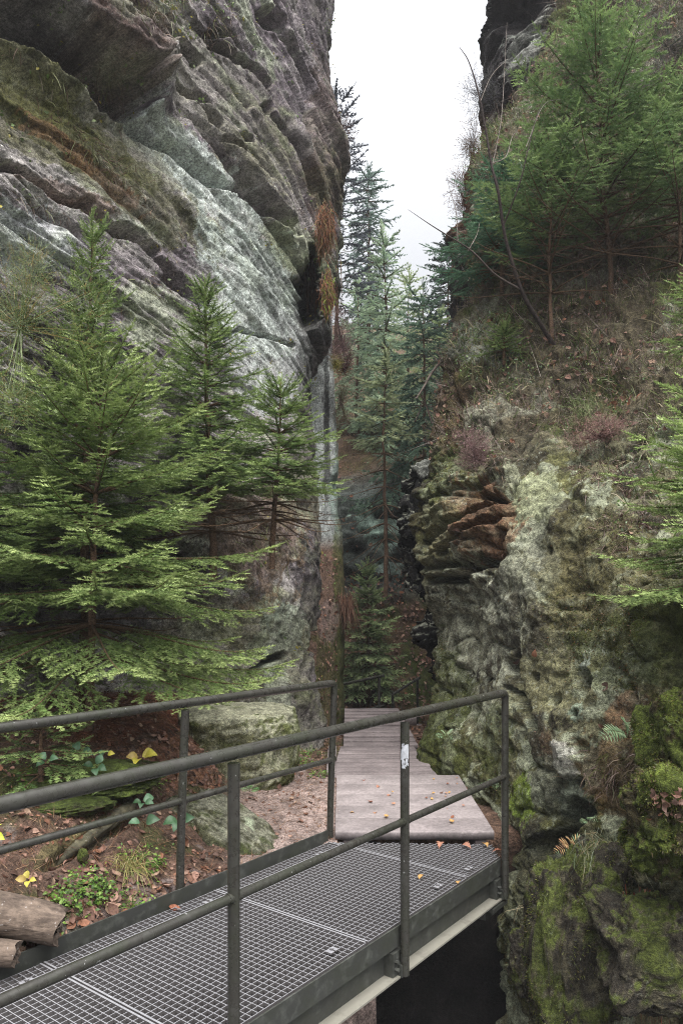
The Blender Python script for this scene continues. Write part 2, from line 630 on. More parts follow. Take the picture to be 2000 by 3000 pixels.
# ---- left cliff
E = [
    [(-400, -420, 4.5), (0, -380, 5.6), (250, -360, 6.3), (500, -350, 7.3), (700, -350, 8.3), (850, -350, 9.4), (985, -350, 11.2)],
    [(-400, -100, 4.4), (0, 0, 5.5), (250, 0, 6.2), (500, 0, 7.2), (700, 0, 8.2), (850, 0, 9.4), (985, 0, 11.0)],
    [(-400, 80, 4.4), (0, 200, 5.45), (250, 200, 6.1), (500, 200, 7.1), (700, 200, 8.1), (850, 200, 9.2), (964, 200, 10.8)],
    [(-400, 300, 4.3), (0, 430, 5.3), (250, 430, 6.0), (500, 430, 6.9), (700, 430, 7.8), (860, 430, 8.9), (1006, 430, 10.4)],
    [(-400, 520, 4.3), (0, 640, 5.3), (250, 640, 5.9), (500, 640, 6.7), (700, 640, 7.6), (860, 640, 8.7), (990, 640, 10.1)],
    [(-400, 700, 4.3), (0, 780, 5.3), (250, 780, 5.9), (500, 780, 6.6), (690, 780, 7.4), (850, 780, 8.5), (992, 780, 9.7)],
    [(-400, 880, 4.3), (0, 950, 5.35), (250, 950, 5.9), (490, 950, 6.5), (680, 950, 7.3), (830, 950, 8.3), (955, 950, 9.3)],
    [(-400, 1080, 4.4), (0, 1150, 5.4), (250, 1150, 5.95), (480, 1150, 6.5), (660, 1150, 7.1), (800, 1150, 7.9), (905, 1150, 8.8)],
    [(-400, 1350, 4.6), (0, 1400, 5.55), (250, 1400, 6.1), (500, 1400, 6.6), (700, 1400, 7.0), (840, 1400, 7.6), (938, 1400, 8.3)],
    [(-400, 1650, 4.8), (0, 1680, 5.7), (250, 1690, 6.4), (500, 1700, 6.7), (700, 1700, 6.9), (830, 1700, 7.4), (932, 1700, 8.0)],
    [(-400, 1880, 4.8), (0, 1880, 5.7), (250, 1890, 6.5), (500, 1900, 6.7), (690, 1900, 6.8), (810, 1900, 7.2), (905, 1900, 7.8)],
    [(-400, 2060, 4.7), (0, 2040, 5.6), (250, 2040, 6.4), (500, 2050, 6.6), (700, 2050, 6.75), (830, 2050, 7.1), (938, 2050, 7.7)],
    [(-400, 2300, 4.6), (0, 2260, 5.5), (250, 2250, 6.3), (500, 2240, 6.5), (700, 2240, 6.7), (830, 2230, 7.0), (935, 2230, 7.6)],
]
L = Surf(wrapped(E, 1), 560, 760, 1).orient()
px, py = L.px.copy(), L.py.copy()
calm = blob(px, py, 700, 1080, 260, 330, 35, .5) * .55 + blob(px, py, 250, 330, 420, 90, 37, .5) * .5
low = sm(1350, 1550, py)
off = .30 * L.P[..., 1] + .5 * sm(740, 1000, px) ** 2
d = strata(L.P, 1.0, 1.0, 2, off=off) * (1 - .75 * np.clip(calm, 0, 1)) * (1 - .85 * low) + low * (.12 * fbm(L.P, (1.5, 1.5, 1.5), 4, 151) + .06 * fbm(L.P, (6, 6, 6), 4, 152))
d += grooves(L, [
    ([(-300, -220), (0, 60), (150, 180), (300, 275), (372, 300)], 62, .75),
    ([(375, 305), (395, 220), (412, 110), (430, 40)], 16, .35),
    ([(357, 325), (415, 385), (523, 445), (574, 485), (638, 530), (721, 565), (765, 595), (850, 690)], 17, .3),
    ([(510, 60), (560, 110), (600, 165)], 15, .3), ([(590, 60), (680, 140), (760, 190), (800, 240)], 15, .28),
    ([(640, 130), (690, 230), (740, 300)], 12, .22), ([(430, 190), (500, 260), (560, 310), (620, 380)], 14, .25),
    ([(-60, 480), (60, 495), (150, 555), (250, 590), (300, 620)], 20, .28),
    ([(310, 630), (350, 665), (430, 690), (480, 720)], 22, .35), ([(430, 700), (500, 770), (560, 830), (620, 880)], 20, .3),
    ([(640, 1010), (720, 960), (800, 985), (870, 1010)], 9, .14),
    ([(780, 30), (850, 130), (900, 260), (925, 420)], 14, .3), ([(820, 330), (890, 430), (930, 560)], 13, .28),
    ([(740, 1975), (800, 1930), (830, 1920)], 14, .25), ([(915, 1860), (890, 1960), (880, 2040)], 13, .3),
    ([(640, 420), (720, 470), (800, 560), (860, 640)], 13, .25),
])
for cx, cy, rx, ry, rot, dep in ((580, 280, 42, 22, 40, .35),
                                 (570, 290, 20, 14, 0, .2), (740, 395, 22, 13, 30, .3), (660, 85, 24, 12, 20, .25),
                                 (800, 305, 16, 16, 0, .22), (265, 585, 20, 14, 0, .3), (800, 60, 40, 22, 40, .3),
                                 (540, 820, 40, 26, 30, .4), (400, 672, 48, 18, 20, .4), (240, 1680, 260, 150, 0, .5)):
    d -= dep * blob(px, py, cx, cy, rx, ry, rot, .45)
d += .45 * blob(px, py, 180, 90, 330, 150, 38, .25) * sm(0, 60, polydist(px, py, [(-300, -220), (0, 60), (150, 180), (300, 275), (372, 300)]))
L.push(d)
vd = nrm(L.P - np.array([0, 0, CZ]))
L.P = L.P + vd * (1.3 * blob(px, py, 905, 845, 34, 108, 4, .3) + .7 * blob(px, py, 984, 890, 14, 42, 0, .3))[..., None]
n1 = fbm(L.P, (.9, .9, 2.2), 4, 100)
n2 = fbm(L.P, (3, 3, 5), 5, 120, .6)
n3 = fbm(L.P, (.5, .5, .7), 3, 140)
N = L.normals()
col = C_GREY * .9 + (C_PURP - C_GREY) * sm(-.3, .3, n1)[..., None]
k = sm(.0, .45, n2 + .5 * n1) * .75
col = col * (1 - k[..., None]) + lin(162, 168, 148) * k[..., None]
k = sm(.1, .5, n3 + .5 * n2 + .35 * N[..., 2] - .05) * .65
col = col * (1 - k[..., None]) + C_OLIVE * k[..., None]
k = sm(.1, .5, -n2 - .3 * n3) * .5
col = col * (1 - k[..., None]) + C_DARK * k[..., None]
col = patches(col, px, py, L.P, [
    (560, 480, 260, 45, 39, C_PALE, .75), (640, 560, 200, 60, 40, C_PALE, .7), (740, 800, 190, 90, 45, lin(165, 175, 168), .85),
    (800, 1050, 130, 150, 20, lin(158, 162, 160), .95), (720, 930, 160, 60, 40, C_PALE, .85),
    (60, 700, 200, 90, 10, lin(175, 180, 180), .75), (250, 760, 90, 60, 20, lin(150, 152, 155), .5),
    (560, 800, 110, 70, 35, C_PURP * .7, .9), (330, 740, 120, 60, 30, C_PURP * .8, .8),
    (250, 330, 380, 70, 38, lin(112, 112, 88), .75), (330, 500, 340, 70, 38, C_OLIVE, .85), (120, 380, 220, 80, 30, C_OLIVE, .8), (60, 230, 200, 70, 38, lin(92, 92, 54), .8),
    (260, 470, 220, 20, 40, C_RUST, .7), (200, 560, 160, 30, 20, C_RUST * .8, .6),
    (300, 190, 150, 80, 40, C_BROWN, .7), (100, 130, 260, 60, 38, C_DARK, .7), (620, 250, 260, 120, 40, lin(106, 104, 92), .5),
    (940, 120, 60, 420, 5, C_PURP * .75, .8), (960, 450, 60, 250, 0, C_BROWN * .8, .6), (930, 850, 60, 160, 0, C_DARK * .7, .8),  # last patch darkens the cave hole, its shade put into the rock colour
    (920, 1080, 40, 200, 0, C_DARK, .8), (640, 1900, 220, 190, 0, C_OLIVE * .75, .8), (820, 1840, 70, 80, 0, lin(126, 136, 120), .85),
    (820, 2030, 34, 110, -12, lin(150, 158, 140), .8), (905, 1700, 40, 130, 0, C_DARK, .9), (700, 1850, 90, 50, 20, C_OLIVE * .9, .6),
    (240, 1650, 300, 260, 0, C_DARK * .5, .9), (860, 1960, 60, 160, 0, lin(92, 92, 78), .6), (740, 1560, 140, 160, 0, lin(96, 78, 58), .8),
    (920, 2090, 40, 80, 0, C_DKMOSS, .6), (880, 740, 120, 60, 40, lin(150, 160, 130), .5),
], 300)
lich = np.clip(.35 + .8 * n1, 0, 1) + .8 * blob(px, py, 100, 720, 300, 160, 15) + .6 * blob(px, py, 720, 860, 200, 160, 40)
lc = L.mesh('cliff', M_ROCK, col, np.clip(lich, 0, 1))
tag(lc, 'tall layered grey sandstone cliff leaning over the path on the left', kind='structure')

# ---- narrow rock rib behind it, pale pillars above a leafy mossy foot
E = [[(820, 900, 9.9), (900, 900, 10.2), (950, 900, 10.3), (968, 900, 10.5)],
     [(820, 1080, 9.6), (900, 1080, 10.0), (950, 1080, 10.1), (978, 1080, 10.3)],
     [(820, 1300, 9.3), (900, 1300, 9.7), (950, 1300, 9.8), (988, 1300, 10.0)],
     [(820, 1480, 9.1), (900, 1480, 9.5), (950, 1480, 9.6), (984, 1480, 9.9)],
     [(820, 1580, 8.8), (900, 1590, 9.2), (960, 1590, 9.5), (1000, 1570, 9.8)],
     [(820, 1750, 8.5), (900, 1750, 8.8), (950, 1750, 9.1), (1008, 1740, 9.6)],
     [(820, 1900, 8.3), (900, 1900, 8.5), (950, 1900, 8.8), (1006, 1900, 9.4)],
     [(820, 2120, 8.1), (900, 2120, 8.3), (950, 2120, 8.5), (1004, 2110, 9.1)],
     [(820, 2300, 8.0), (900, 2300, 8.2), (950, 2300, 8.4), (1000, 2300, 9.0)]]
B = Surf(wrapped(E, 1), 150, 300, 1).orient()
px, py = B.px.copy(), B.py.copy()
B.push(strata(B.P, .22, .6, 9) * (1 - .6 * sm(1550, 1650, py)) - .1 * sm(8, 0, np.abs(px - 958)) * sm(1560, 1500, py))
n2 = fbm(B.P, (3, 3, 3), 5, 12, .6)
top = sm(1620, 1560, py)[..., None]
col = (lin(138, 142, 140) * (1 + .25 * n2[..., None])) * top + (1 - top) * lin(104, 84, 72) * (1 + .3 * n2[..., None])
col = patches(col, px, py, B.P, [(1000, 1700, 22, 400, 0, C_MOSS * .9, .9), (975, 1990, 60, 170, 0, C_MOSS * .85, .85), (985, 1440, 20, 90, 0, lin(120, 140, 130), .7),
                                 (960, 1820, 30, 60, 0, lin(120, 104, 100), .7), (958, 1300, 10, 200, 0, C_DARK, .8)], 310)
rb = B.mesh('rock_rib', M_ROCK, col, .5 * top[..., 0])
tag(rb, 'narrow rock rib with pale pillars over a leaf strewn mossy foot', kind='structure')

# ---- right cliff: mossy rock with a planted slope on top
E = [
    [(1700, -60, 11.0), (1760, -90, 10.8), (1830, -130, 10.6), (1920, -180, 10.4), (2080, -260, 10.0), (2400, -400, 9.0)],
    [(1545, 235, 10.4), (1600, 210, 10.2), (1680, 170, 10.0), (1800, 120, 9.8), (2040, 20, 9.4), (2400, -60, 8.5)],
    [(1412, 540, 9.6), (1500, 530, 9.4), (1600, 500, 9.2), (1750, 430, 9.0), (2000, 330, 8.7), (2400, 200, 8.0)],
    [(1392, 830, 8.7), (1480, 790, 8.5), (1600, 760, 8.3), (1750, 720, 8.1), (2000, 650, 7.6), (2400, 560, 6.8)],
    [(1332, 980, 8.2), (1430, 960, 7.9), (1550, 960, 7.6), (1750, 960, 7.2), (2000, 930, 6.6), (2400, 880, 5.8)],
    [(1290, 1120, 7.9), (1400, 1130, 7.4), (1550, 1150, 7.0), (1750, 1170, 6.5), (2000, 1170, 5.8), (2400, 1150, 5.0)],
    [(1264, 1260, 7.6), (1380, 1290, 7.0), (1530, 1320, 6.5), (1750, 1350, 5.9), (2000, 1380, 5.2), (2400, 1400, 4.4)],
    [(1242, 1440, 7.4), (1360, 1450, 6.7), (1500, 1460, 6.0), (1700, 1480, 5.4), (2000, 1520, 4.7), (2400, 1560, 3.9)],
    [(1236, 1680, 7.3), (1350, 1690, 6.5), (1500, 1700, 5.6), (1700, 1720, 4.95), (2000, 1760, 4.2), (2400, 1800, 3.5)],
    [(1266, 1830, 7.2), (1370, 1860, 6.35), (1500, 1880, 5.4), (1700, 1920, 4.75), (2000, 1960, 4.05), (2400, 2000, 3.3)],
    [(1260, 2010, 7.1), (1370, 2080, 6.25), (1490, 2130, 5.3), (1680, 2160, 4.65), (2000, 2180, 3.95), (2400, 2200, 3.2)],
    [(1257, 2190, 7.0), (1370, 2280, 6.15), (1490, 2400, 5.15), (1650, 2440, 4.6), (1950, 2450, 4.0), (2400, 2460, 3.2)],
    [(1255, 2330, 7.1), (1370, 2420, 6.15), (1480, 2560, 5.1), (1620, 2640, 4.6), (1930, 2650, 4.0), (2400, 2650, 3.3)],
    [(1255, 2600, 7.2), (1370, 2700, 6.1), (1470, 2800, 5.0), (1600, 2850, 4.5), (1900, 2900, 4.0), (2400, 2900, 3.4)],
    [(1255, 3500, 7.2), (1370, 3500, 6.1), (1430, 3500, 5.0), (1560, 3500, 4.6), (1900, 3500, 4.1), (2400, 3500, 3.5)],
]
Rk = Surf(wrapped(E, -1), 560, 860, -1).orient()
px, py = Rk.px.copy(), Rk.py.copy()
band = blob(px, py, 1350, 1560, 170, 200, 0, .5)
plate = blob(px, py, 1560, 1580, 95, 170, 5, .4)
slope = sm(1360, 1200, py + .1 * (px - 1500))
d = .22 * fbm(Rk.P, (.9, .9, .9), 3, 44) + .065 * fbm(Rk.P, (3, 3, 3), 4, 45) + .04 * fbm(Rk.P, (9, 9, 9), 5, 46, .65)
d += strata(Rk.P, .85, 1.25, 21) * (.25 + band) * (1 - .8 * plate) * (1 - slope)
d += .09 * plate
d += slope * (.12 * fbm(Rk.P, (4, 4, 4), 4, 47, .6) + .25 * fbm(Rk.P, (1.3, 1.3, 1.3), 3, 48))
d += grooves(Rk, [
    ([(1380, 1440), (1450, 1445), (1490, 1400)], 16, .22), ([(1240, 1590), (1330, 1530), (1460, 1450)], 15, .25),
    ([(1240, 1700), (1340, 1690), (1440, 1640), (1470, 1560)], 16, .28), ([(1290, 1620), (1380, 1570), (1460, 1520)], 13, .2),
    ([(1470, 1940), (1500, 2040), (1540, 2120)], 22, .35), ([(1455, 2010), (1480, 2040)], 10, .2),
    ([(1560, 2480), (1620, 2440), (1660, 2370)], 40, .25), ([(1540, 2550), (1640, 2530)], 14, .15),
    ([(1430, 2790), (1500, 2830), (1600, 2840)], 8, .1), ([(1880, 2120), (1960, 2090), (2100, 2080)], 24, .3),
    ([(1690, 1340), (1800, 1345), (1900, 1380)], 26, .25),
])
for cx, cy, rx, ry, rot, dep in ((1700, 2000, 22, 34, 0, .2), (1684, 2090, 9, 9, 0, .12), (1668, 2290, 18, 14, 20, .18), (1600, 2060, 12, 9, 0, .1),
                                 (1540, 1980, 9, 12, 0, .12), (1610, 1610, 8, 8, 0, .1), (1490, 1930, 14, 30, 10, .15)):
    d -= dep * blob(px, py, cx, cy, rx, ry, rot, .45)
holes = (1 - sm(.1, .36, worley(Rk.P, (4, 4, 5), 301))) * sm(-.05, .3, fbm(Rk.P, (1.5, 1.5, 1.5), 3, 302))
holes2 = (1 - sm(.1, .4, worley(Rk.P, (11, 11, 13), 303))) * sm(-.05, .3, fbm(Rk.P, (2, 2, 2), 3, 304))
ridge = 1 - np.abs(vnoise(Rk.P * np.array([3.2, 3.2, 3.8]), 305))
d += (-.07 * holes - .03 * holes2 - .06 * ridge ** 8 + .03 * fbm(Rk.P, (6, 6, 6), 4, 306, .6)) * (1 - .7 * plate)
d += .1 * blob(px, py, 1645, 2220, 30, 60, 5, .4)
Rk.push(d)
n1 = fbm(Rk.P, (1.2, 1.2, 1.2), 4, 200)
n2 = fbm(Rk.P, (5, 5, 5), 5, 220, .6)
n3 = fbm(Rk.P, (2.5, 2.5, .7), 4, 240)
N = Rk.normals()
nf = fbm(Rk.P, (9, 9, 9), 5, 221, .7)
streak = fbm(Rk.P, (16, 16, 3.2), 4, 222, .7)
wall = blob(px, py, 1380, 1830, 150, 230, 0, .4)
base = lin(98, 96, 74) * (1 + .35 * nf[..., None])
k = sm(-.02, .10, n1 + .45 * n2 + .2 * nf) * .9
col = base * (1 - k[..., None]) + (C_OLIVE * .85 * (1 + .4 * nf[..., None])) * k[..., None]
k = sm(.10, .16, n2 + .35 * n3 + .25 * nf) * .85
col = col * (1 - k[..., None]) + lin(128, 132, 112) * k[..., None]
k = sm(.16, .24, -n3 - .4 * n2 + .4 * nf) * .85
col = col * (1 - k[..., None]) + lin(46, 42, 34) * k[..., None]
k = wall * sm(-.02, .08, streak) * .9
col = col * (1 - k[..., None]) + lin(140, 142, 126) * k[..., None]
k = wall * sm(.06, .16, -streak) * .9
col = col * (1 - k[..., None]) + lin(52, 48, 40) * k[..., None]
k = slope * sm(-.4, .2, n2 + .3)
col = col * (1 - k[..., None]) + (lin(72, 66, 52) * (1 + .5 * n2[..., None])) * k[..., None]
k = slope * sm(.05, .3, n1 + .5 * n2) * .8
col = col * (1 - k[..., None]) + C_MOSS * .85 * k[..., None]
k = slope * sm(.15, .35, fbm(Rk.P, (1.7, 1.7, 1.7), 4, 251)) * .85
col = col * (1 - k[..., None]) + lin(112, 112, 98) * k[..., None]
col = patches(col, px, py, Rk.P, [
    (1560, 1480, 90, 110, 8, lin(122, 126, 100), .9), (1560, 1640, 85, 110, 0, lin(122, 124, 108), .85), (1490, 1370, 22, 30, 0, lin(128, 130, 108), .8),
    (1420, 1520, 90, 120, -30, lin(90, 64, 46), .9), (1290, 1540, 70, 90, 0, lin(110, 104, 72), .6), (1290, 1360, 50, 130, 10, C_MOSS * .8, .8),
    (1370, 1830, 110, 130, 0, lin(112, 112, 98), .8), (1480, 1780, 40, 140, 0, lin(50, 48, 42), .8),
    (1290, 2050, 60, 160, 0, C_MOSS * .75, .85), (1310, 2220, 70, 70, 0, C_MOSS * 1.0, .7), (1430, 2180, 50, 110, 0, C_MOSS * .8, .7),
    (1760, 1700, 180, 200, 0, lin(72, 68, 42), .85), (1860, 2080, 90, 90, 0, C_RUST * .75, .75), (1800, 1900, 160, 130, 0, C_MOSS * .55, .8),
    (1950, 1900, 100, 200, 0, C_MOSS * .7, .8), (1830, 2280, 160, 120, 0, lin(84, 62, 40), .75), (1600, 2200, 40, 60, 0, lin(74, 58, 44), .7),
    (1645, 2220, 28, 55, 0, lin(168, 166, 158), .95), (1685, 2080, 22, 26, 0, lin(134, 148, 130), .9), (1640, 2360, 50, 60, 0, lin(80, 92, 84), .8),
    (1480, 2550, 60, 160, 0, lin(70, 70, 52), .7), (1600, 2480, 90, 70, 0, lin(36, 38, 32), .8), (1500, 2330, 30, 80, 0, lin(96, 116, 34), .75),
    (1690, 1960, 18, 40, 20, lin(130, 138, 130), .8), (1580, 2000, 110, 90, 0, lin(106, 104, 76), .7), (1520, 2700, 60, 120, 0, lin(62, 66, 48), .7),
    (1590, 2300, 70, 90, 0, lin(104, 108, 92), .6), (1400, 1000, 120, 60, 0, lin(122, 126, 116), .7), (1300, 1200, 50, 120, 15, lin(78, 62, 46), .8),
    (1860, 2650, 120, 80, 0, lin(60, 60, 44), .8), (1800, 2850, 120, 120, 0, lin(82, 76, 66), .8), (1660, 2900, 80, 120, 0, C_MOSS * .8, .7),
], 320)
lich = np.clip(.3 + .9 * fbm(Rk.P, (1.5, 1.5, 1.5), 3, 261) + .9 * blob(px, py, 1380, 1850, 140, 220), 0, 1) * (1 - slope)
rc = Rk.mesh('mossy_cliff', M_ROCK, col, lich)
tag(rc, 'mossy lichen spotted sandstone cliff beside the footbridge on the right', kind='structure')

# ---- dark overhanging blocks at the back edge of the right cliff
E = []
for y, e, dd in ((1320, 1262, 8.9), (1350, 1205, 8.9), (1390, 1184, 8.8), (1430, 1180, 8.8), (1470, 1196, 9.1), (1484, 1188, 8.8), (1520, 1172, 8.6), (1580, 1168, 8.6), (1595, 1176, 9.0), (1605, 1172, 8.7), (1640, 1174, 8.7),
                 (1652, 1182, 9.0), (1665, 1174, 8.7), (1685, 1178, 8.8), (1694, 1190, 9.1), (1700, 1180, 8.7), (1715, 1190, 8.7), (1740, 1215, 8.8), (1775, 1252, 9.0), (1800, 1230, 8.6), (1850, 1219, 8.5), (1890, 1226, 8.5),
                 (1930, 1248, 8.6), (2000, 1258, 8.6), (2200, 1262, 8.6)):
    E.append([(e, y, dd), (e + 16, y, dd - .25), (e + 50, y, dd - .35), (e + 110, y, dd - .3), (e + 200, y, dd)])
D = Surf(wrapped(E, -1), 150, 420, -1).orient()
px, py = D.px.copy(), D.py.copy()
D.push(-.04 + strata(D.P, .55, 2.6, 27) + .05 * fbm(D.P, (14, 14, 14), 3, 8) + .12 * fbm(D.P, (2, 2, 2), 4, 3) + .06 * fbm(D.P, (7, 7, 7), 4, 4) - .25 * blob(px, py, 1200, 1410, 18, 28) - .3 * blob(px, py, 1205, 1550, 26, 44))
n2 = fbm(D.P, (4, 4, 4), 5, 31, .6)
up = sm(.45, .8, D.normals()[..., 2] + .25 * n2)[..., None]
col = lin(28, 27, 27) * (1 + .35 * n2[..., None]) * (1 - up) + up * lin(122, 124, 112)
col = patches(col, px, py, D.P, [(1238, 1350, 34, 40, 0, lin(128, 130, 124), .85)], 330)
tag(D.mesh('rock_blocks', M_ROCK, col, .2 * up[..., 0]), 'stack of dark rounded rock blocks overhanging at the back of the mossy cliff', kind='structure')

# ---- dark crag high on the right against the sky
E = []
for y, e in ((-350, 1450), (-100, 1442), (60, 1438), (150, 1437), (220, 1424), (390, 1418), (470, 1384), (560, 1362), (680, 1342), (780, 1338), (900, 1345), (1050, 1350)):
    E.append([(e, y, 11.6), (e + 60, y - 10, 11.0), (e + 150, y - 30, 10.9), (e + 320, y - 60, 11.0), (e + 640, y - 120, 10.6), (e + 1000, y - 180, 10.0)])
K = Surf(wrapped(E, -1), 260, 380, -1).orient()
px, py = K.px.copy(), K.py.copy()
d = strata(K.P, 1.0, 1.2, 61, dip=-.5) + .06 * fbm(K.P, (5, 5, 5), 4, 63)
d -= .6 * blob(px, py, 1520, 30, 70, 40, -40) + .5 * blob(px, py, 1480, 330, 50, 60, -30) + .35 * blob(px, py, 1400, 600, 40, 120, 15)
K.push(d)
n2 = fbm(K.P, (2.5, 2.5, 3.5), 5, 33, .6)
col = C_DARK * (1 + .4 * n2[..., None]) + 0 * K.P
k = sm(.1, .45, n2 + .4 * K.normals()[..., 2] - .1) * .8
col = col * (1 - k[..., None]) + lin(120, 124, 116) * k[..., None]
col = patches(col, px, py, K.P, [(1370, 620, 24, 130, 15, C_RUST * .7, .8), (1400, 420, 30, 120, 15, C_BROWN, .7), (1540, 130, 50, 90, 30, lin(132, 134, 128), .7), (1800, 20, 200, 40, -8, lin(130, 128, 120), .8)], 340)
tag(K.mesh('crag', M_ROCK, col, .3 * k), 'dark crag edge standing high against the sky on the right', kind='structure')

# ---- hillside and layered rock at the far end of the gorge
E = []
for y, dd in ((2260, 9.6), (2190, 10.4), (2080, 11.2), (1900, 12.2), (1750, 12.8), (1640, 13.0), (1540, 13.1), (1440, 13.4), (1370, 14.6), (1250, 17), (1120, 22), (1020, 30), (960, 44)):
    E.append([W(x, y + .00012 * (x - 1100) ** 2 * -1, dd + .002 * abs(x - 1100)) for x in (500, 760, 900, 1000, 1100, 1200, 1300, 1450, 1700)])
Hs = Surf(E, 240, 420).orient()
px, py = Hs.px.copy(), Hs.py.copy()
rocky = sm(1790, 1690, py) * sm(1360, 1430, py)
d = strata(Hs.P, 1.8, .9, 71) * rocky + (1 - rocky) * .25 * fbm(Hs.P, (1.2, 1.2, 1.2), 4, 72) + .05 * fbm(Hs.P, (5, 5, 5), 4, 73)
Hs.push(d)
n2 = fbm(Hs.P, (2.5, 2.5, 2.5), 5, 34, .6)
col = lin(74, 58, 44) * (1 + .4 * n2[..., None])
k = sm(-.1, .3, n2 + .1) * (1 - rocky) * sm(1000, 1250, px + 200 * n2)
col = col * (1 - k[..., None]) + C_MOSS * .6 * k[..., None]
col = col * (1 - rocky[..., None]) + rocky[..., None] * (lin(72, 78, 74) * (1 + .4 * n2[..., None]))
col = patches(col, px, py, Hs.P, [(1100, 1520, 80, 40, 5, lin(150, 172, 160), .85), (1130, 1570, 70, 30, 0, lin(134, 156, 144), .8), (1140, 1660, 50, 30, 0, lin(122, 140, 132), .7)], 350)
tag(Hs.mesh('hillside', M_ROCK, col, .2 * rocky), 'wooded hillside with a ledge of layered rock closing the gorge', kind='structure')

# ---- left bank between bridge and cliff
E = [
    [(-400, 2060, 5.2), (0, 2020, 5.9), (250, 2010, 6.8), (500, 2010, 7.0), (720, 2060, 7.2), (900, 2160, 8.0), (1010, 2130, 9.2)],
    [(-400, 2140, 4.3), (0, 2120, 4.9), (250, 2110, 5.3), (500, 2115, 5.8), (720, 2240, 6.3), (880, 2240, 6.7), (1000, 2215, 7.2)],
    [(-400, 2300, 3.7), (0, 2250, 4.2), (250, 2260, 4.5), (450, 2290, 4.85), (700, 2330, 5.5), (870, 2330, 5.6), (1000, 2335, 5.6)],
    [(-400, 2520, 3.2), (0, 2420, 3.7), (250, 2430, 4.0), (450, 2450, 4.25), (700, 2445, 4.75), (860, 2425, 4.9), (990, 2440, 4.85)],
    [(-400, 2780, 2.8), (0, 2660, 3.2), (200, 2640, 3.45), (400, 2610, 3.75), (620, 2560, 4.1), (850, 2505, 4.55), (985, 2480, 4.7)],
    [(-400, 3020, 2.64), (0, 2893, 2.99), (200, 2800, 3.25), (400, 2700, 3.58), (620, 2600, 3.98), (850, 2510, 4.5), (985, 2478, 4.72)],
]
E = [[W(*q) for q in r] for r in E]
E.append([q + np.array([.22, -.16, -.5]) for q in E[-1]])
E.append([q + np.array([.25, -.18, -1.6]) for q in E[-2]])
G = Surf(E, 420, 420).orient()
px, py = G.px.copy(), G.py.copy()
flat = sm(620, 760, px) * sm(2250, 2300, py)
d = (.06 * fbm(G.P, (2, 2, 2), 3, 81) + .03 * fbm(G.P, (8, 8, 8), 4, 82)) * (1 - .75 * flat) * sm(2900 - .44 * px, 2830 - .44 * px, py)
d -= .12 * blob(px, py, 300, 2440, 150, 22, -30) + .1 * blob(px, py, 180, 2320, 160, 30, 0)
G.push(d)
n2 = fbm(G.P, (6, 6, 6), 5, 35, .6)
n1 = fbm(G.P, (1.6, 1.6, 1.6), 3, 36)
col = lin(84, 66, 56) * (1 + .5 * n2[..., None])
k = sm(.0, .4, n1 + .6 * n2) * .7 * (1 - flat)
col = col * (1 - k[..., None]) + C_DKMOSS * k[..., None]
k = sm(.15, .4, n2 - .4 * n1) * .7
col = col * (1 - k[..., None]) + lin(116, 106, 104) * k[..., None]
k = flat * .85
col = col * (1 - k[..., None]) + lin(138, 122, 116) * (1 + .2 * n2[..., None]) * k[..., None]
col = patches(col, px, py, G.P, [(300, 2080, 320, 90, 0, lin(92, 54, 38), .9), (520, 2230, 120, 60, 10, lin(134, 96, 74), .7), (150, 2290, 220, 40, 0, C_MOSS * .6, .9), (250, 2440, 180, 40, -30, C_OLIVE, .7), (300, 2720, 260, 70, -20, lin(96, 90, 92), .6)], 360)
tag(G.mesh('ground', M_SOIL, col), 'leaf strewn forest bank between footbridge and spruces', kind='structure')

# ---- ravine floor and walls under the bridge, and the ledge the viewer stands on
E = []
for y in np.linspace(-3, 5.2, 14):
    r = []
    for t in np.linspace(-1, 1, 15):
        xc = (y - 4.38) * .735 + .45
        x = xc + t * 2.6
        z = -4.2 + 3.0 * np.clip(-t - .25, 0, 1) ** 1.0 + .8 * np.clip(t - .35, 0, 1) ** 1.2
        r.append(np.array([x, y, z]))
    E.append(r)
for y, z in ((5.22, -2.5), (5.25, -.10), (5.6, -.09), (7, -.09), (9.3, -.09), (10.2, -.8), (13, -.75)):
    E.append([np.array([.45 + (y - 4.38) * (.735 if y < 5.5 else .2) + t * 1.7 * (1 if z > -.5 else 1.4), y, z]) for t in np.linspace(-1, 1, 15)])
V = Surf(E, 160, 220).orient()
V.P[..., 2] = np.where(V.P[..., 1] > 4.9, np.minimum(V.P[..., 2], -.11), V.P[..., 2])
V.push((V.P[..., 2] < -.3) * .15 * fbm(V.P, (1.5, 1.5, 1.5), 4, 90) + .04 * fbm(V.P, (6, 6, 6), 3, 91))
n2 = fbm(V.P, (4, 4, 4), 4, 37, .6)
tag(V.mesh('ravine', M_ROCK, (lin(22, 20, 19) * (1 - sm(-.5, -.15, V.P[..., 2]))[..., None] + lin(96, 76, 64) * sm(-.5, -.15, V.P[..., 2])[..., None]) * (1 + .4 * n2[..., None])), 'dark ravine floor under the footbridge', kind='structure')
a = Acc()
a.box((1.6, -1.2, -.35), (2.2, 0, 0), (0, 1.6, 0), (0, 0, .3), lin(90, 84, 76))
tag(a.build('path', M_SOIL, smooth=False), kind='structure')

# ------------------------------------------------------------------ footbridge
BD = np.array([(2580 - 1000) / FPX, 1.0, 0])
BD = BD / np.linalg.norm(BD)                       # bridge direction
BN = np.array([BD[1], -BD[0], 0])                  # to its right
SL = -.022                                         # gentle fall along the bridge
R3 = np.array([.974, 4.38, 0])


def bp(s, t, z):
    """bridge point: s metres back along the bridge from the far right post, t metres left of the right rail"""
    return R3 - BD * s - BN * t + np.array([0, 0, z + .022 * s])


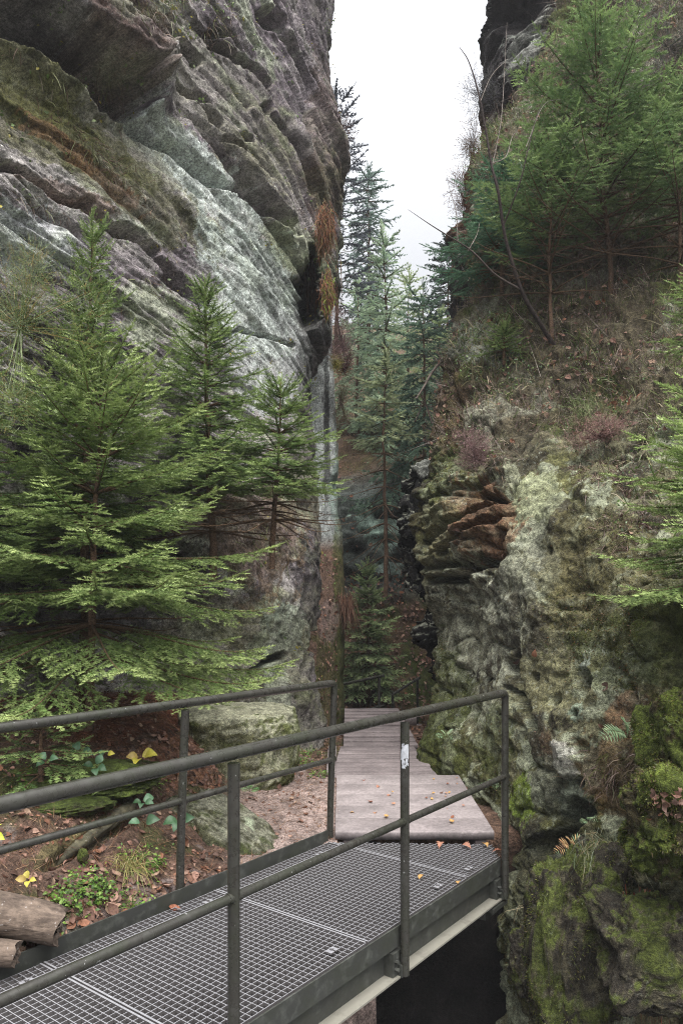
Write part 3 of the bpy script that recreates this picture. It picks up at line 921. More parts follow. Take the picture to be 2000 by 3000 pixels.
UP = np.array([0, 0, 1.])
BDS = nrm(BD + np.array([0, 0, SL]))
WID = 1.075
S0, S1 = .06, 5.2
fb = empty('footbridge', (float(R3[0]), float(R3[1]), -.2))
tag(fb, 'steel footbridge with open grating deck and dark tube railings over the ravine', 'footbridge')
white = np.array([1., 1, 1])
# grating panels
seams = [-.33, .39, 1.38, 2.37, 3.36, 4.35, 5.34]
def s_end(t):
    return max((-.011 - .806 * t) / .592, (-.335 + .592 * t) / .806)      # the far end is cut askew, along the slab


for k in range(len(seams) - 1):
    a = Acc()
    sa, sb = seams[k] + .006, seams[k + 1] - .006
    nb = 31
    for i in range(nb):                             # bearing bars along the bridge
        t = .055 + (WID - .11) * i / (nb - 1)
        s_a = max(sa, s_end(t) + .05)
        if sb - s_a < .05:
            continue
        a.box(bp((s_a + sb) / 2, t, -.016), BDS * (sb - s_a) / 2, BN * .0016, UP * .015, white)
    ns = int(round((sb - sa) / .034))
    for j in range(1, ns):                          # cross rods
        s = sa + (sb - sa) * j / ns
        t0 = .055
        lim = [t for t in np.linspace(.055, WID - .055, 40) if s > s_end(t) + .05]
        if len(lim) < 2:
            continue
        a.box(bp(s, (lim[0] + lim[-1]) / 2, -.006), BDS * .0018, BN * (lim[-1] - lim[0]) / 2, UP * .0065, white)
    for s in (sa + .003, sb - .003):                # end bands
        lim = [t for t in np.linspace(.055, WID - .055, 40) if s > s_end(t) + .05]
        if len(lim) > 2:
            a.box(bp(s, (lim[0] + lim[-1]) / 2, -.014), BDS * .0045, BN * (lim[-1] - lim[0]) / 2, UP * .017, white)
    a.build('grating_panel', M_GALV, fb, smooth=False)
# side plates, beams and cross members
a = Acc(); a.box(bp((S1 - .0) / 2, .030, -.045), BDS * (S1 / 2), BN * .004, UP * .048, white); a.build('edge_plate', M_BEAM, fb, smooth=False)
a = Acc(); a.box(bp((S1 + .36) / 2, WID - .022, .008), BDS * ((S1 - .36) / 2), BN * .004, UP * .055, white); a.build('toe_plate', M_BEAM, fb, smooth=False)
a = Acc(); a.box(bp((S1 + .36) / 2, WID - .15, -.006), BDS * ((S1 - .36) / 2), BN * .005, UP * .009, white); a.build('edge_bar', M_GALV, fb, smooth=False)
for t, nm in ((.075, 'beam'), (WID - .09, 'beam')):
    a = Acc()
    a.box(bp(S1 / 2, t, -.16), BDS * (S1 / 2), BN * .004, UP * .062, white)
    a.box(bp(S1 / 2, t, -.101), BDS * (S1 / 2), BN * .034, UP * .004, white)
    b = a.build('beam', M_BEAM, fb, smooth=False)
    a = Acc(); a.box(bp(S1 / 2, t - .012, -.226), BDS * (S1 / 2), BN * .058, UP * .0045, white); a.build('bottom_flange', M_FLANGE, b, smooth=False)
a = Acc()
for s in seams[:-1]:
    a.box(bp(max(s, .12), WID / 2, -.07), BDS * .03, BN * (WID / 2 - .085), UP * .028, white)
a.build('cross_member', M_BEAM, fb, smooth=False)
# end bearing plate below the far corner
a = Acc(); a.box(bp(.06, .16, -.255), BDS * .10, BN * .16, UP * .012, white); a.box(bp(.06, .2, -.30), BDS * .08, BN * .14, UP * .03, white)
a.build('bearing_plate', M_BEAM, fb, smooth=False)
# grating clips
for s, t in ((.28, .10), (.62, .11), (1.55, .12), (2.62, .1), (.62, WID - .16), (2.5, WID - .16), (1.52, WID - .15), (3.5, WID - .15)):
    a = Acc()
    c = bp(s, t, .006)
    a.box(c - BDS * .016, BDS * .012, BN * .016, UP * .004, white)
    a.box(c + BDS * .016, BDS * .012, BN * .016, UP * .004, white)
    a.tube([c, c + UP * .014], .008, white, 6)
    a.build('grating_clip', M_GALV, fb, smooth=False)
# railings
RT = .0215
lean = np.array([.034, 0, 0])


def bend(p, q, r, rad=.03, n=6):
    """quarter-like bend from direction p->q into q->r"""
    d1, d2 = nrm(q - p), nrm(r - q)
    a0, b0 = q - d1 * rad, q + d2 * rad
    ts = np.linspace(0, 1, n)[:, None]
    return (1 - ts) ** 2 * a0 + 2 * ts * (1 - ts) * q + ts ** 2 * b0


# right rail: runs over the posts and turns down into the last one
top = [bp(S1, 0, 1.0), bp(2.28, 0, 1.0)]
q = bp(0, 0, 1.0)
a = Acc()
a.tube(np.vstack([np.linspace(bp(S1, 0, 1.0), bp(.05, 0, 1.0), 12), bend(bp(.3, 0, 1.0), q, bp(0, 0, .6), .035), [bp(0, 0, .93)]]), RT + .0015, white, 16)
a.build('handrail', M_STEEL, fb)
a = Acc(); a.tube(np.linspace(bp(S1, 0, .5), bp(.005, 0, .5), 12), .0172, white, 14); a.build('mid_rail', M_STEEL, fb)
for i, s in enumerate((0, 1.142, 2.275, 3.41, 4.55)):
    a = Acc()
    a.tube([bp(s, 0, -.225), bp(s, 0, .3), bp(s, 0, .965)], RT, white, 16)
    p = a.build('post', M_STEEL, fb)
    a = Acc()
    a.box(bp(s + .035, .055, -.165), BDS * .035, BN * .035, UP * .055, white)
    a.box(bp(s, .012, -.20), BDS * .03, BN * .012, UP * .03, white)
    bk = a.build('bracket', M_BEAM, p, smooth=False)
    a = Acc()
    for dz in (-.15, -.185):
        a.tube([bp(s + .05, .02, dz), bp(s + .05, -.0, dz)], .009, white, 6)
    a.build('bolt', M_BEAM, p, smooth=False)
    a = Acc()                                       # weld collar where the mid rail meets the post
    a.tube([bp(s + .03, 0, .5), bp(s - .03, 0, .5)], .0195, white, 12)
    a.build('collar', M_STEEL, p)
    if abs(s - 1.142) < .01:
        a = Acc()                                   # torn sticker wrapped on the post
        vc = nrm(np.array([0, 0, 0]) - bp(s, 0, 0)); vc[2] = 0; vc = nrm(vc)
        sd_ = np.cross(vc, UP)
        rs = np.random.default_rng(5)
        tor = [(-.9, .80, .6, .865), (.1, .79, .85, .842), (-.8, .765, -.2, .80), (-.1, .755, .7, .788), (.2, .85, .7, .868)]
        for u0, z0, u1, z1 in tor:
            zs = np.linspace(z0, z1, 5)
            us = np.linspace(u0, u1, 5)
            v = []
            for zz in zs:
                for u in us:
                    uu = u + rs.normal(0, .09)
                    v.append(bp(s, 0, zz + rs.normal(0, .003)) + (RT + .0012) * (vc * math.cos(uu) + sd_ * math.sin(uu)))
            f = [(i0 * 5 + j0, i0 * 5 + j0 + 1, (i0 + 1) * 5 + j0 + 1, (i0 + 1) * 5 + j0) for i0 in range(4) for j0 in range(4)]
            a.add(v, f, lin(206, 210, 216))
        a.build('sticker', M_PLANT, p)
# left rail: posts lean a little
def lp(s, z):
    return bp(s, WID + .012, z) + lean * max(z, 0) + np.array([0, 0, .0])


sl = .30
a = Acc()
a.tube(np.vstack([np.linspace(lp(S1, 1.0), lp(sl + .05, 1.0), 12), bend(lp(sl + .3, 1.0), lp(sl, 1.0), lp(sl, .6), .035), [lp(sl, .93)]]), RT + .0015, white, 16)
a.build('handrail', M_STEEL, fb)
a = Acc(); a.tube(np.linspace(lp(S1, .5), lp(sl, .5), 12), .0172, white, 14); a.build('mid_rail', M_STEEL, fb)
for s in (sl, 1.57, 2.83, 4.1):
    a = Acc(); a.tube([lp(s, -.15), lp(s, .4), lp(s, .965)], RT, white, 16); p = a.build('post', M_STEEL, fb)
    a = Acc(); a.tube([lp(s + .03, .5), lp(s - .03, .5)], .0195, white, 12); a.build('collar', M_STEEL, p)

# ------------------------------------------------------------------ boardwalk
M_DECK = mat_wood('dusty_boards', (.235, .20, .20), (.16, .135, .135), sc3=(2.5, 22, 10), rough=.75, bump=.35)
M_SLABW = mat_wood('worn_dusty_boards', (.265, .232, .230), (.235, .204, .203), sc3=(2, 6, 10), rough=.7, bump=.2)


def board(a, x0, x1, y0, y1, z0, z1, skew=0.0, tone=1.0, tilt=0.0, tl=0.0, tr=0.0):
    """plank with rounded long edges"""
    r = min(.008, (y1 - y0) * .2)
    prof = [(y0, z0), (y0, z1 - r), (y0 + r * .3, z1 - r * .3), (y0 + r, z1), (y1 - r, z1), (y1 - r * .3, z1 - r * .3), (y1, z1 - r), (y1, z0)]
    n = 9
    xs = np.linspace(x0, x1, n)
    rr = np.random.default_rng(int(abs(x0 * 1000) + y0 * 777))
    wob = rr.normal(0, .002, n)
    v = np.array([[x + (y - y0) * (tl + (tr - tl) * i / (n - 1)), y + skew * (x - x0) + (wob[i] if k in (0, 1, 2, 3) else 0), z + tilt * (x - x0) + (wob[i] * .5 if k in (2, 3, 4, 5) else 0)] for i, x in enumerate(xs) for k, (y, z) in enumerate(prof)])
    m = len(prof)
    f = [(i * m + k, i * m + (k + 1) % m, (i + 1) * m + (k + 1) % m, (i + 1) * m + k) for i in range(n - 1) for k in range(m)]
    a.add(v, f, white * tone)
    for e in (0, n - 1):
        ring = v[e * m:(e + 1) * m]
        a.add(np.vstack([ring, ring.mean(0)]), [(k, (k + 1) % m, m) for k in range(m)], white * tone * .8)


rt = np.random.default_rng(3)
b1 = empty('boardwalk', (.45, 5.4, 0))
tag(b1, 'wide dusty grey boardwalk section right behind the grating deck', 'boardwalk', 'boardwalk sections')
ys = np.linspace(4.74, 6.2, 6)
for i in range(5):
    a = Acc()
    board(a, -.04, .985 + .0 * i, ys[i] + .0008, ys[i + 1] - .0008, 0.0, .05 + rt.normal(0, .0008), tone=1 + rt.normal(0, .03))
    a.build('plank', M_SLABW, b1)
for x in (.05, .9):
    a = Acc()
    a.box((x, 5.47, -.045), (.035, 0, 0), (0, .72, 0), (0, 0, .043), white * .6)
    a.build('joist', M_DECK, b1, smooth=False)
b2 = empty('boardwalk', (.35, 6.9, 0))
tag(b2, 'middle boardwalk section of narrow dark grooved boards', 'boardwalk', 'boardwalk sections')
ys = np.linspace(6.24, 7.42, 8)
for i in range(7):
    a = Acc()
    board(a, -.09 + .012 * i, .82 - .014 * i + rt.normal(0, .004), ys[i] + .003, ys[i + 1] - .003, -.02, .03 + rt.normal(0, .002), tone=.95 + rt.normal(0, .05), tilt=rt.normal(0, .003), tl=.07, tr=-.083)
    a.build('plank', M_DECK, b2)
a = Acc(); board(a, -.13, -.05, 6.3, 7.35, -.02, .05, tone=.9); a.build('edge_board', M_DECK, b2)
for x in (.03, .62):
    a = Acc()
    a.box((x, 6.83, -.055), (.03, 0, 0), (0, .58, 0), (0, 0, .033), white * .6)
    a.build('joist', M_DECK, b2, smooth=False)
b3 = empty('boardwalk', (.35, 8.2, 0))
tag(b3, 'farthest boardwalk section rising slightly before the path drops away', 'boardwalk', 'boardwalk sections')
ys = np.linspace(7.46, 9.15, 11)
for i in range(10):
    a = Acc()
    z = .03 + .011 * i
    board(a, .02 + .002 * i, .78 - .008 * i, ys[i] + .007, ys[i + 1] - .007, z - .05, z + rt.normal(0, .003), tone=.95 + rt.normal(0, .06), skew=.03 + rt.normal(0, .003), tilt=rt.normal(0, .004), tl=.012, tr=-.047)
    a.build('plank', M_DECK, b3)
for x in (.1, .66):
    a = Acc()
    a.box((x, 8.3, -.03), (.03, 0, 0), (0, .8, .04), (0, 0, .035), white * .6)
    a.build('joist', M_DECK, b3, smooth=False)

# ------------------------------------------------------------------ far railings where the path goes down
def far_rail(label, pts, h, mid, legs, base):
    t = empty('path_railing', tuple(pts[0] - UP * h))
    tag(t, label, 'railing', 'railings beyond the boardwalk')
    a = Acc(); a.tube(pts, .02, white, 8); a.build('handrail', M_STEEL, t)
    a = Acc(); a.tube([p - UP * mid for p in pts], .016, white, 8); a.build('mid_rail', M_STEEL, t)
    for k in legs:
        a = Acc(); a.tube([k, k - UP * base], .02, white, 8); a.build('post', M_STEEL, t)


p0, p1, p2 = W(940, 2018, 9.5), W(1124, 1979, 10.2), W(1150, 2040, 10.9)
far_rail('thin dark railing past the end of the boardwalk, left of the other', [p0, (p0 + p1) / 2, p1], 1.0, .42, [p0, W(1110, 1982, 10.15)], 1.15)
p0, p1 = W(1150, 2034, 10.3), W(1229, 1985, 10.7)
far_rail('smaller thin railing lower down the steps beside the mossy slope', [p0, (p0 + p1) / 2, p1], 1.0, .42, [p0, W(1222, 1990, 10.66)], 1.2)
# steps going down beyond the boardwalk
stp = empty('stairs', (.6, 9.4, -.8))
tag(stp, 'weathered steps dropping out of sight behind the last boards', 'stairs')
for i in range(4):
    a = Acc(); board(a, .1 + .12 * i, .95 + .12 * i, 9.3 + .28 * i, 9.56 + .28 * i, -.13 - .17 * i, -.02 - .17 * i, tone=.9); a.build('tread', M_DECK, stp)

# ------------------------------------------------------------------ plants: builders
def shoot_tpl(n, seed, nl=.30, w=.055, flat=.6, fwd=.55):
    """a spruce shoot of unit length along X: stem and needles"""
    r = np.random.default_rng(seed)
    v, f = [(0, -.012, 0), (0, .012, 0), (1, 0, 0)], [(0, 1, 2)]
    for i in range(n):
        x = (i + .3 * r.random()) / n
        th = r.uniform(-.35, math.pi + .35) if flat > 0 else r.uniform(0, 2 * math.pi)
        y, z = math.cos(th), math.sin(th) * (1 - flat * .6)
        l = nl * r.uniform(.8, 1.15) * (1 - .35 * x ** 3)
        b = len(v)
        dx = w * .5
        v += [(x - dx, 0, 0), (x + dx, 0, 0), (x + l * fwd, y * l * .85, z * l * .85)]
        f.append((b, b + 1, b + 2))
    for k in range(2):
        b = len(v)
        l = nl * .8
        v += [(.97, -w * .5, 0), (.97, w * .5, 0), (1 + l * .8, (-.3, .3)[k] * l, .1)]
        f.append((b, b + 1, b + 2))
    return np.array(v, float), f


TPL_NEAR = [shoot_tpl(28, 60 + k, .28, .085) for k in range(4)]
TPL_MID = [shoot_tpl(16, 70 + k, .33, .12) for k in range(4)]
TPL_FAR = [shoot_tpl(13, 80 + k, .34, .20, .2, .6) for k in range(3)]
TPL_HEATH = [shoot_tpl(11, 90 + k, .10, .05, 0, .5) for k in range(3)]


def axes(D, up, L):
    """X along D (length L), Y sideways, Z up-ish"""
    D = nrm(D)
    Y = np.cross(up, D)
    Y = nrm(Y + 1e-6)
    Z = np.cross(D, Y)
    L = np.asarray(L)[:, None]
    return D * L, Y * L, Z * L


def place_shoots(acc, tpls, org, D, L, col, rng, up=None):
    org, D = np.asarray(org, float), np.asarray(D, float)
    if up is None:
        up = np.array([0, 0, 1.]) + rng.normal(0, .25, D.shape)
    X, Y, Z = axes(D, up, L)
    pick = rng.integers(0, len(tpls), len(org))
    for k, (tv, tf) in enumerate(tpls):
        m = pick == k
        acc.inst(tv, tf, org[m], X[m], Y[m], Z[m], np.asarray(col)[m])


def ribbons(acc, A, B, w, col, rng):
    """thin straight twigs from A to B as three-sided slivers"""
    A, B = np.asarray(A, float), np.asarray(B, float)
    if len(A) == 0:
        return
    T = nrm(B - A)
    S = nrm(np.cross(T, rng.normal(0, 1, T.shape)))
    Q = np.cross(T, S)
    w = np.broadcast_to(np.asarray(w, float), (len(A),))[:, None]
    v = np.stack([A + S * w, A - S * .5 * w + Q * .87 * w, A - S * .5 * w - Q * .87 * w, B], 1)
    k = np.arange(len(A))[:, None] * 4
    f = np.concatenate([k + np.array([0, 1, 3]), k + np.array([1, 2, 3]), k + np.array([2, 0, 3])])
    col = np.asarray(col, float)
    col = np.broadcast_to(col, (len(A), 3)) if col.ndim == 1 else col
    acc.add(v.reshape(-1, 3), f, np.repeat(col, 4, 0))


def blades(acc, p, d, L, w, col, rng, sag=.35):
    """grass blades bending under their weight"""
    n = len(p)
    if n == 0:
        return
    d = nrm(d)
    L = np.broadcast_to(np.asarray(L, float), (n,))[:, None]
    w = np.broadcast_to(np.asarray(w, float), (n,))[:, None]
    side = nrm(np.cross(d, rng.normal(0, 1, d.shape)))
    g = np.array([0, 0, -1.]) * sag
    m1 = p + d * L * .5 + g * L * .12
    tip = p + d * L * .9 + g * L * .6
    v = np.stack([p - side * w, p + side * w, m1 - side * w * .75, m1 + side * w * .75, tip], 1)
    k = np.arange(n)[:, None] * 5
    acc.add(v.reshape(-1, 3), k + np.array([0, 1, 3, 2]), np.repeat(col, 5, 0))
    acc.f3.append(k + np.array([2, 3, 4]) + acc.n - 5 * n)


def leaf_tpl(out, bend=.15, fold=.1):
    """flat outline [(x, half width)] along X to a folded leaf"""
    v, f = [], []
    for x, h in out:
        z = -bend * (x - .5) ** 2 * 2
        v += [(x, -h, z + fold * h), (x, 0, z), (x, h, z + fold * h)]
    for i in range(len(out) - 1):
        b = i * 3
        f += [(b, b + 3, b + 4, b + 1), (b + 1, b + 4, b + 5, b + 2)]
    return np.array(v, float), f


BEECH = leaf_tpl([(0, .02), (.15, .2), (.4, .33), (.65, .27), (.85, .13), (1, .01)], .3, .35)
BEECH2 = leaf_tpl([(0, .02), (.2, .26), (.45, .36), (.7, .25), (1, .01)], -.5, .6)
OAK = leaf_tpl([(0, .02), (.12, .05), (.2, .16), (.27, .10), (.38, .26), (.46, .13), (.58, .33), (.67, .17), (.78, .26), (.9, .15), (1, .03)], .35, .3)
OVAL = leaf_tpl([(0, .03), (.06, .16), (.12, .22), (.17, .27), (.2, .25), (.3, .36), (.33, .33), (.44, .39), (.47, .35), (.58, .36), (.61, .31), (.72, .28), (.75, .23), (.85, .16), (1, .01)], .45, .4)
SMALL = leaf_tpl([(0, .05), (.4, .32), (1, .02)], .2, .2)
TERR = [(0.62, .34, .24), (.55, .28, .18), (.42, .22, .15), (.66, .42, .28), (.36, .2, .13), (.5, .34, .25)]
C_LEAF = [lin(156, 112, 94), lin(136, 94, 76), lin(166, 126, 106), lin(112, 78, 64), lin(172, 138, 112), lin(124, 94, 82), lin(150, 96, 66), lin(100, 72, 60)]
C_LEAF = [c * .72 + .28 * c.mean() * np.array([1.05, 1, .92]) for c in C_LEAF]


def litter(acc, p, N, size, rng, cols=C_LEAF, lift=.008, tilt=.45, tpls=(BEECH, BEECH2, OAK)):
    """fallen leaves lying on a surface"""
    n = len(p)
    if n == 0:
        return
    Z = nrm(N + rng.normal(0, tilt, p.shape))
    X = nrm(np.cross(Z, rng.normal(0, 1, p.shape)))
    Y = np.cross(Z, X)
    L = (size * rng.uniform(.6, 1.25, n))[:, None]
    pick = rng.integers(0, len(tpls), n)
    c = np.array(cols)[rng.integers(0, len(cols), n)] * rng.uniform(.6, 1.25, (n, 1))
    for k, (tv, tf) in enumerate(tpls):
        m = pick == k
        acc.inst(tv, tf, (p + N * lift)[m], (X * L)[m], (Y * L)[m], (Z * L)[m], c[m])


def spruce(name, label, base, h, rad, seed, z0=.06, nw=14, nb=6, el=(55, -8), droop=.3, sp=.052, sl=.072, tpl=None, col=None,
           tip=None, dead=0.0, prof=.85, lean=(0, 0), r0=None, inter=4, group='spruces', bare=0.0, mat=None, wid=.42, cat='tree', gap=None, weep=.15):
    rng = np.random.default_rng(seed)
    tpl = tpl or TPL_NEAR
    col = lin(74, 100, 56) if col is None else col
    tip = lin(154, 172, 108) if tip is None else tip
    base = np.asarray(base, float)
    r0 = r0 or .012 + .008 * h
    t = empty(name, tuple(base))
    tag(t, label, cat, group)
    nseg = 24
    k = np.linspace(0, 1, nseg)
    wob = np.cumsum(rng.normal(0, .006 * h / 3, (nseg, 2)), 0)
    wob -= wob[0]
    tr = base + np.stack([lean[0] * k + wob[:, 0], lean[1] * k + wob[:, 1], h * k], 1)
    a = Acc()
    cb = lin(88, 70, 56) * rng.uniform(.75, 1.2, (nseg, 1))
    tr2 = tr.copy(); tr2[0, 2] -= .12
    a.tube(tr2, r0 * (1 - k) ** .9 + .0025, cb, 8)
    a.build('trunk', M_BARK, t)
    org, D, Ls, C, U = [], [], [], [], []
    wA, wB, wW, wC = [], [], [], []
    wood = Acc()

    def at(tt):
        return np.array([np.interp(tt, k, tr[:, q]) for q in range(3)])
    levels = []
    for i in range(nw):
        f = (i + rng.uniform(-.12, .12)) / nw
        levels.append((f, nb))
        for _ in range(inter):
            levels.append((f + rng.uniform(.2, .8) / nw, 1))
    for f, n in levels:
        f = min(max(f, 0), .985)
        tt = z0 + (1 - z0) * f
        if gap and gap[0] < tt < gap[1]:
            continue
        p0 = at(tt)
        az0 = rng.uniform(0, 2 * math.pi)
        isdead = f < dead * rng.uniform(.7, 1.2)
        for q in range(n):
            az = az0 + 2 * math.pi * q / max(n, 1) + rng.uniform(-.3, .3)
            Lb = rad * ((1 - f) ** prof * .94 + .05) * rng.uniform(.72, 1.12) * (.75 if n == 1 else 1)
            e = math.radians(el[1] + (el[0] - el[1]) * f ** 1.6 + rng.uniform(-7, 7))
            hd = np.array([math.cos(az), math.sin(az), 0])
            m = max(5, int(Lb / .08))
            s = np.linspace(0, 1, m)
            ax = p0 + hd * (Lb * math.cos(e) * s)[:, None]
            ax[:, 2] += Lb * (math.sin(e) * s - droop * (1 - f) * (s ** 2 - .75 * s ** 4.0))
            sd = np.cross(hd, [0, 0, 1.])
            ax += sd * (rng.normal(0, .05) * Lb * s ** 2)[:, None]
            T = nrm(np.gradient(ax, axis=0))
            cw = lin(84, 66, 50) * rng.uniform(.7, 1.1)
            wood.tube(ax, (.0045 + .006 * Lb) * (1 - s * .85) * (1 if h < 6 else 2.2), cw, 4, caps=False)
            if isdead:
                nt_ = int(Lb / (sp * 1.1))
                for j in range(nt_):
                    u = rng.uniform(.12, 1)
                    o = np.array([np.interp(u, s, ax[:, z]) for z in range(3)])
                    tv = np.array([np.interp(u, s, T[:, z]) for z in range(3)])
                    d_ = tv * .7 + sd * rng.choice([-1, 1]) * .8 + np.array([0, 0, rng.uniform(-.7, .15)])
                    l_ = Lb * .34 * (1.1 - u) * rng.uniform(.4, 1.2)
                    e_ = o + nrm(d_) * l_
                    wA.append(o); wB.append(e_); wW.append(.0016 if h < 6 else .004); wC.append(lin(92, 76, 64) * rng.uniform(.6, 1.3))
                    for z in range(2):
                        o2 = o + (e_ - o) * rng.uniform(.2, .9)
                        wA.append(o2); wB.append(o2 + nrm(d_ + rng.normal(0, .6, 3)) * l_ * .4); wW.append(.0011 if h < 6 else .003); wC.append(lin(92, 76, 64) * rng.uniform(.6, 1.3))
                continue
            s_in = bare + .12 + .25 * (1 - f) * rng.uniform(.4, 1)
            nt_ = max(3, int(Lb * (1 - s_in) / sp))
            for j in range(nt_ + 1):
                u = s_in + (1 - s_in) * (j + rng.uniform(-.2, .2)) / nt_
                u = min(max(u, .02), 1)
                o = np.array([np.interp(u, s, ax[:, z]) for z in range(3)])
                tv = np.array([np.interp(u, s, T[:, z]) for z in range(3)])
                side = nrm(np.cross(tv, np.array([0, 0, 1.]) + 1e-4))
                # shoot along the main axis
                org.append(o); D.append(tv); Ls.append(sl * rng.uniform(1, 1.3)); C.append(max(.0, (u - .55) * 1.4)); U.append((0, 0, 1))
                for sg in (-1, 1):
                    if rng.random() < .1:
                        continue
                    lt = min(Lb * wid * (1.02 - u) ** .75 * (.4 + .6 * min(1, u / .3)), 7 * sl) * rng.uniform(.7, 1.15) + sl * .4
                    an = math.radians(rng.uniform(46, 62))
                    dr = nrm(tv * math.cos(an) + side * sg * math.sin(an) + np.array([0, 0, -weep * (1 - f) - .06 + rng.normal(0, .07)]))
                    ms = max(1, int(round(lt / sl)))
                    for z in range(ms):
                        v = z / ms
                        oo = o + dr * lt * v + np.array([0, 0, -.10 * lt * v * v])
                        dd = nrm(dr + tv * .25 * v + rng.normal(0, .06, 3) + np.array([0, 0, -.2 * weep * v]))
                        org.append(oo); D.append(dd); Ls.append(lt / ms * 1.18); C.append((.75 if z == ms - 1 else .25) * (.5 + .5 * u)); U.append((0, 0, 1))
                        if ms > 1 and z > 0:
                            for s2 in (-1, 1):
                                if rng.random() < .25:
                                    continue
                                d2 = nrm(dd * .65 + np.cross(dd, [0, 0, 1.]) * s2 * .75 + np.array([0, 0, -.12 - weep * .3]) + rng.normal(0, .08, 3))
                                org.append(oo); D.append(d2); Ls.append(sl * rng.uniform(.75, 1.15) * (1.1 - .3 * v)); C.append(.55 * (.5 + .5 * u)); U.append((0, 0, 1))
    # leader
    for u in np.linspace(z0 + (1 - z0) * .9, 1, max(4, int(h * .1 / sl) + 3)):
        for z in range(3):
            dz = np.array([rng.normal(0, .35), rng.normal(0, .35), 1])
            org.append(at(u)); D.append(nrm(dz)); Ls.append(sl * 1.1); C.append(.8); U.append((1, 0, 0))
    if wA:
        ribbons(wood, wA, wB, wW, np.array(wC), rng)
    wood.build('branchwork', M_BARK, t)
    C = np.clip(np.array(C) + rng.normal(0, .12, len(C)), 0, 1)[:, None]
    cc = (col * (1 - C) + tip * C) * rng.uniform(.75, 1.25, (len(C), 1))
    a = Acc()
    place_shoots(a, tpl, np.array(org), np.array(D), np.array(Ls), cc, rng, np.array(U) + rng.normal(0, .3, (len(U), 3)))
    a.build('crown', mat or M_NEEDLE, t, smooth=False)
    return t


# ------------------------------------------------------------------ spruces on the left bank
GR = 'young spruces on the left bank and ledge'
spruce('spruce_tree', 'tallest young spruce on the left bank, its leader reaching the pale rock', W(235, 2050, 5.5), 3.65, 1.0, 101, z0=.16, inter=2, nw=15, nb=7, el=(62, 5), group=GR, dead=.05, lean=(.1, 0), prof=.8)
spruce('spruce_tree', 'broad bright green spruce in front with fans drooping to the ground behind the railing', W(262, 2085, 4.85), 2.3, 1.3, 102, z0=.15, inter=1, nw=9, nb=10, el=(58, -4), col=lin(86, 110, 56), tip=lin(164, 178, 116), group=GR, lean=(.08, -.05), prof=.5, gap=(.26, .31), droop=.34)
spruce('spruce_tree', 'small spruce with a bushy top against the pale slab, half behind the others', W(625, 1660, 6.3), 2.45, .9, 103, z0=.12, nw=12, nb=8, el=(45, 5), group=GR, dead=.16, lean=(-.05, 0), prof=.75)
spruce('spruce_tree', 'small spruce on the ledge near the gorge with a bare lower trunk', W(797, 1625, 6.15), 1.45, .8, 104, z0=.2, nw=8, nb=9, el=(45, 0), group=GR, dead=.16, lean=(.05, 0), prof=.7)
spruce('spruce_tree', 'light green spruce cut by the left edge of the picture', W(-110, 1900, 4.5), 2.55, .62, 105, z0=.2, nw=10, nb=6, el=(55, 5), group=GR)
spruce('spruce_tree', 'low sparse spruce seedling under the railing beside the brambles', W(120, 2290, 4.15), .42, .38, 106, z0=.1, nw=3, nb=5, el=(40, -5), group=GR, prof=.5)
# ------------------------------------------------------------------ spruces on the right slope
GR2 = 'spruces growing on the right slope'
DK = lin(84, 110, 72), lin(146, 166, 108)
spruce('spruce_tree', 'largest spruce on the right slope with a bare brown lower trunk and tall leader', W(1795, 1010, 7.4), 3.35, 1.5, 111, z0=.27, nw=13, nb=6, el=(52, 12), group=GR2, dead=.24, prof=.6, r0=.03, inter=2, col=DK[0], tip=DK[1], lean=(-.12, 0), sl=.085, sp=.068)
spruce('spruce_tree', 'second spruce to the left of the largest one on the right slope', W(1615, 985, 7.3), 1.95, 1.15, 112, z0=.22, nw=8, nb=6, el=(50, 12), group=GR2, dead=.24, prof=.55, r0=.02, inter=2, col=DK[0], tip=DK[1], sl=.085, sp=.068)
spruce('spruce_tree', 'dark spruce cut by the right edge high on the slope', W(1990, 960, 7.0), 2.3, 1.15, 113, z0=.26, nw=9, nb=6, el=(50, 10), group=GR2, dead=.26, prof=.55, r0=.025, inter=2, col=DK[0], tip=DK[1], sl=.085, sp=.068)
spruce('spruce_tree', 'small bluish spruce at the left rim of the right slope above the gorge', W(1470, 830, 8.2), 1.35, .85, 114, z0=.1, nw=8, nb=7, el=(40, 5), group=GR2, prof=.6, col=lin(70, 104, 84), tip=lin(110, 144, 112), sl=.085, sp=.068)
spruce('spruce_tree', 'tiny green spruce seedling at the brow of the pale rock', W(1475, 1035, 7.5), .26, .3, 115, z0=.05, nw=3, nb=6, el=(50, 5), group=GR2, prof=.5)
spruce('spruce_tree', 'near spruce reaching in from the right edge with light fans', W(2110, 1950, 3.85), 1.45, .62, 116, z0=.3, nw=8, nb=8, el=(35, 0), group=GR2, prof=.35, col=lin(100, 124, 72), tip=lin(176, 194, 124))
spruce('spruce_tree', 'bright yellow green spruce tip peeking in at the right edge', W(2075, 1090, 5.0), .75, .34, 117, z0=.2, nw=5, nb=7, el=(45, 5), group=GR2, prof=.4)
spruce('spruce_tree', 'tiny bluish spruce seedling in the dark hollow at the right edge', W(1985, 2130, 3.92), .11, .10, 118, z0=.1, nw=2, nb=4, el=(45, 10), group=GR2, prof=.4, sl=.03, sp=.03, inter=0)

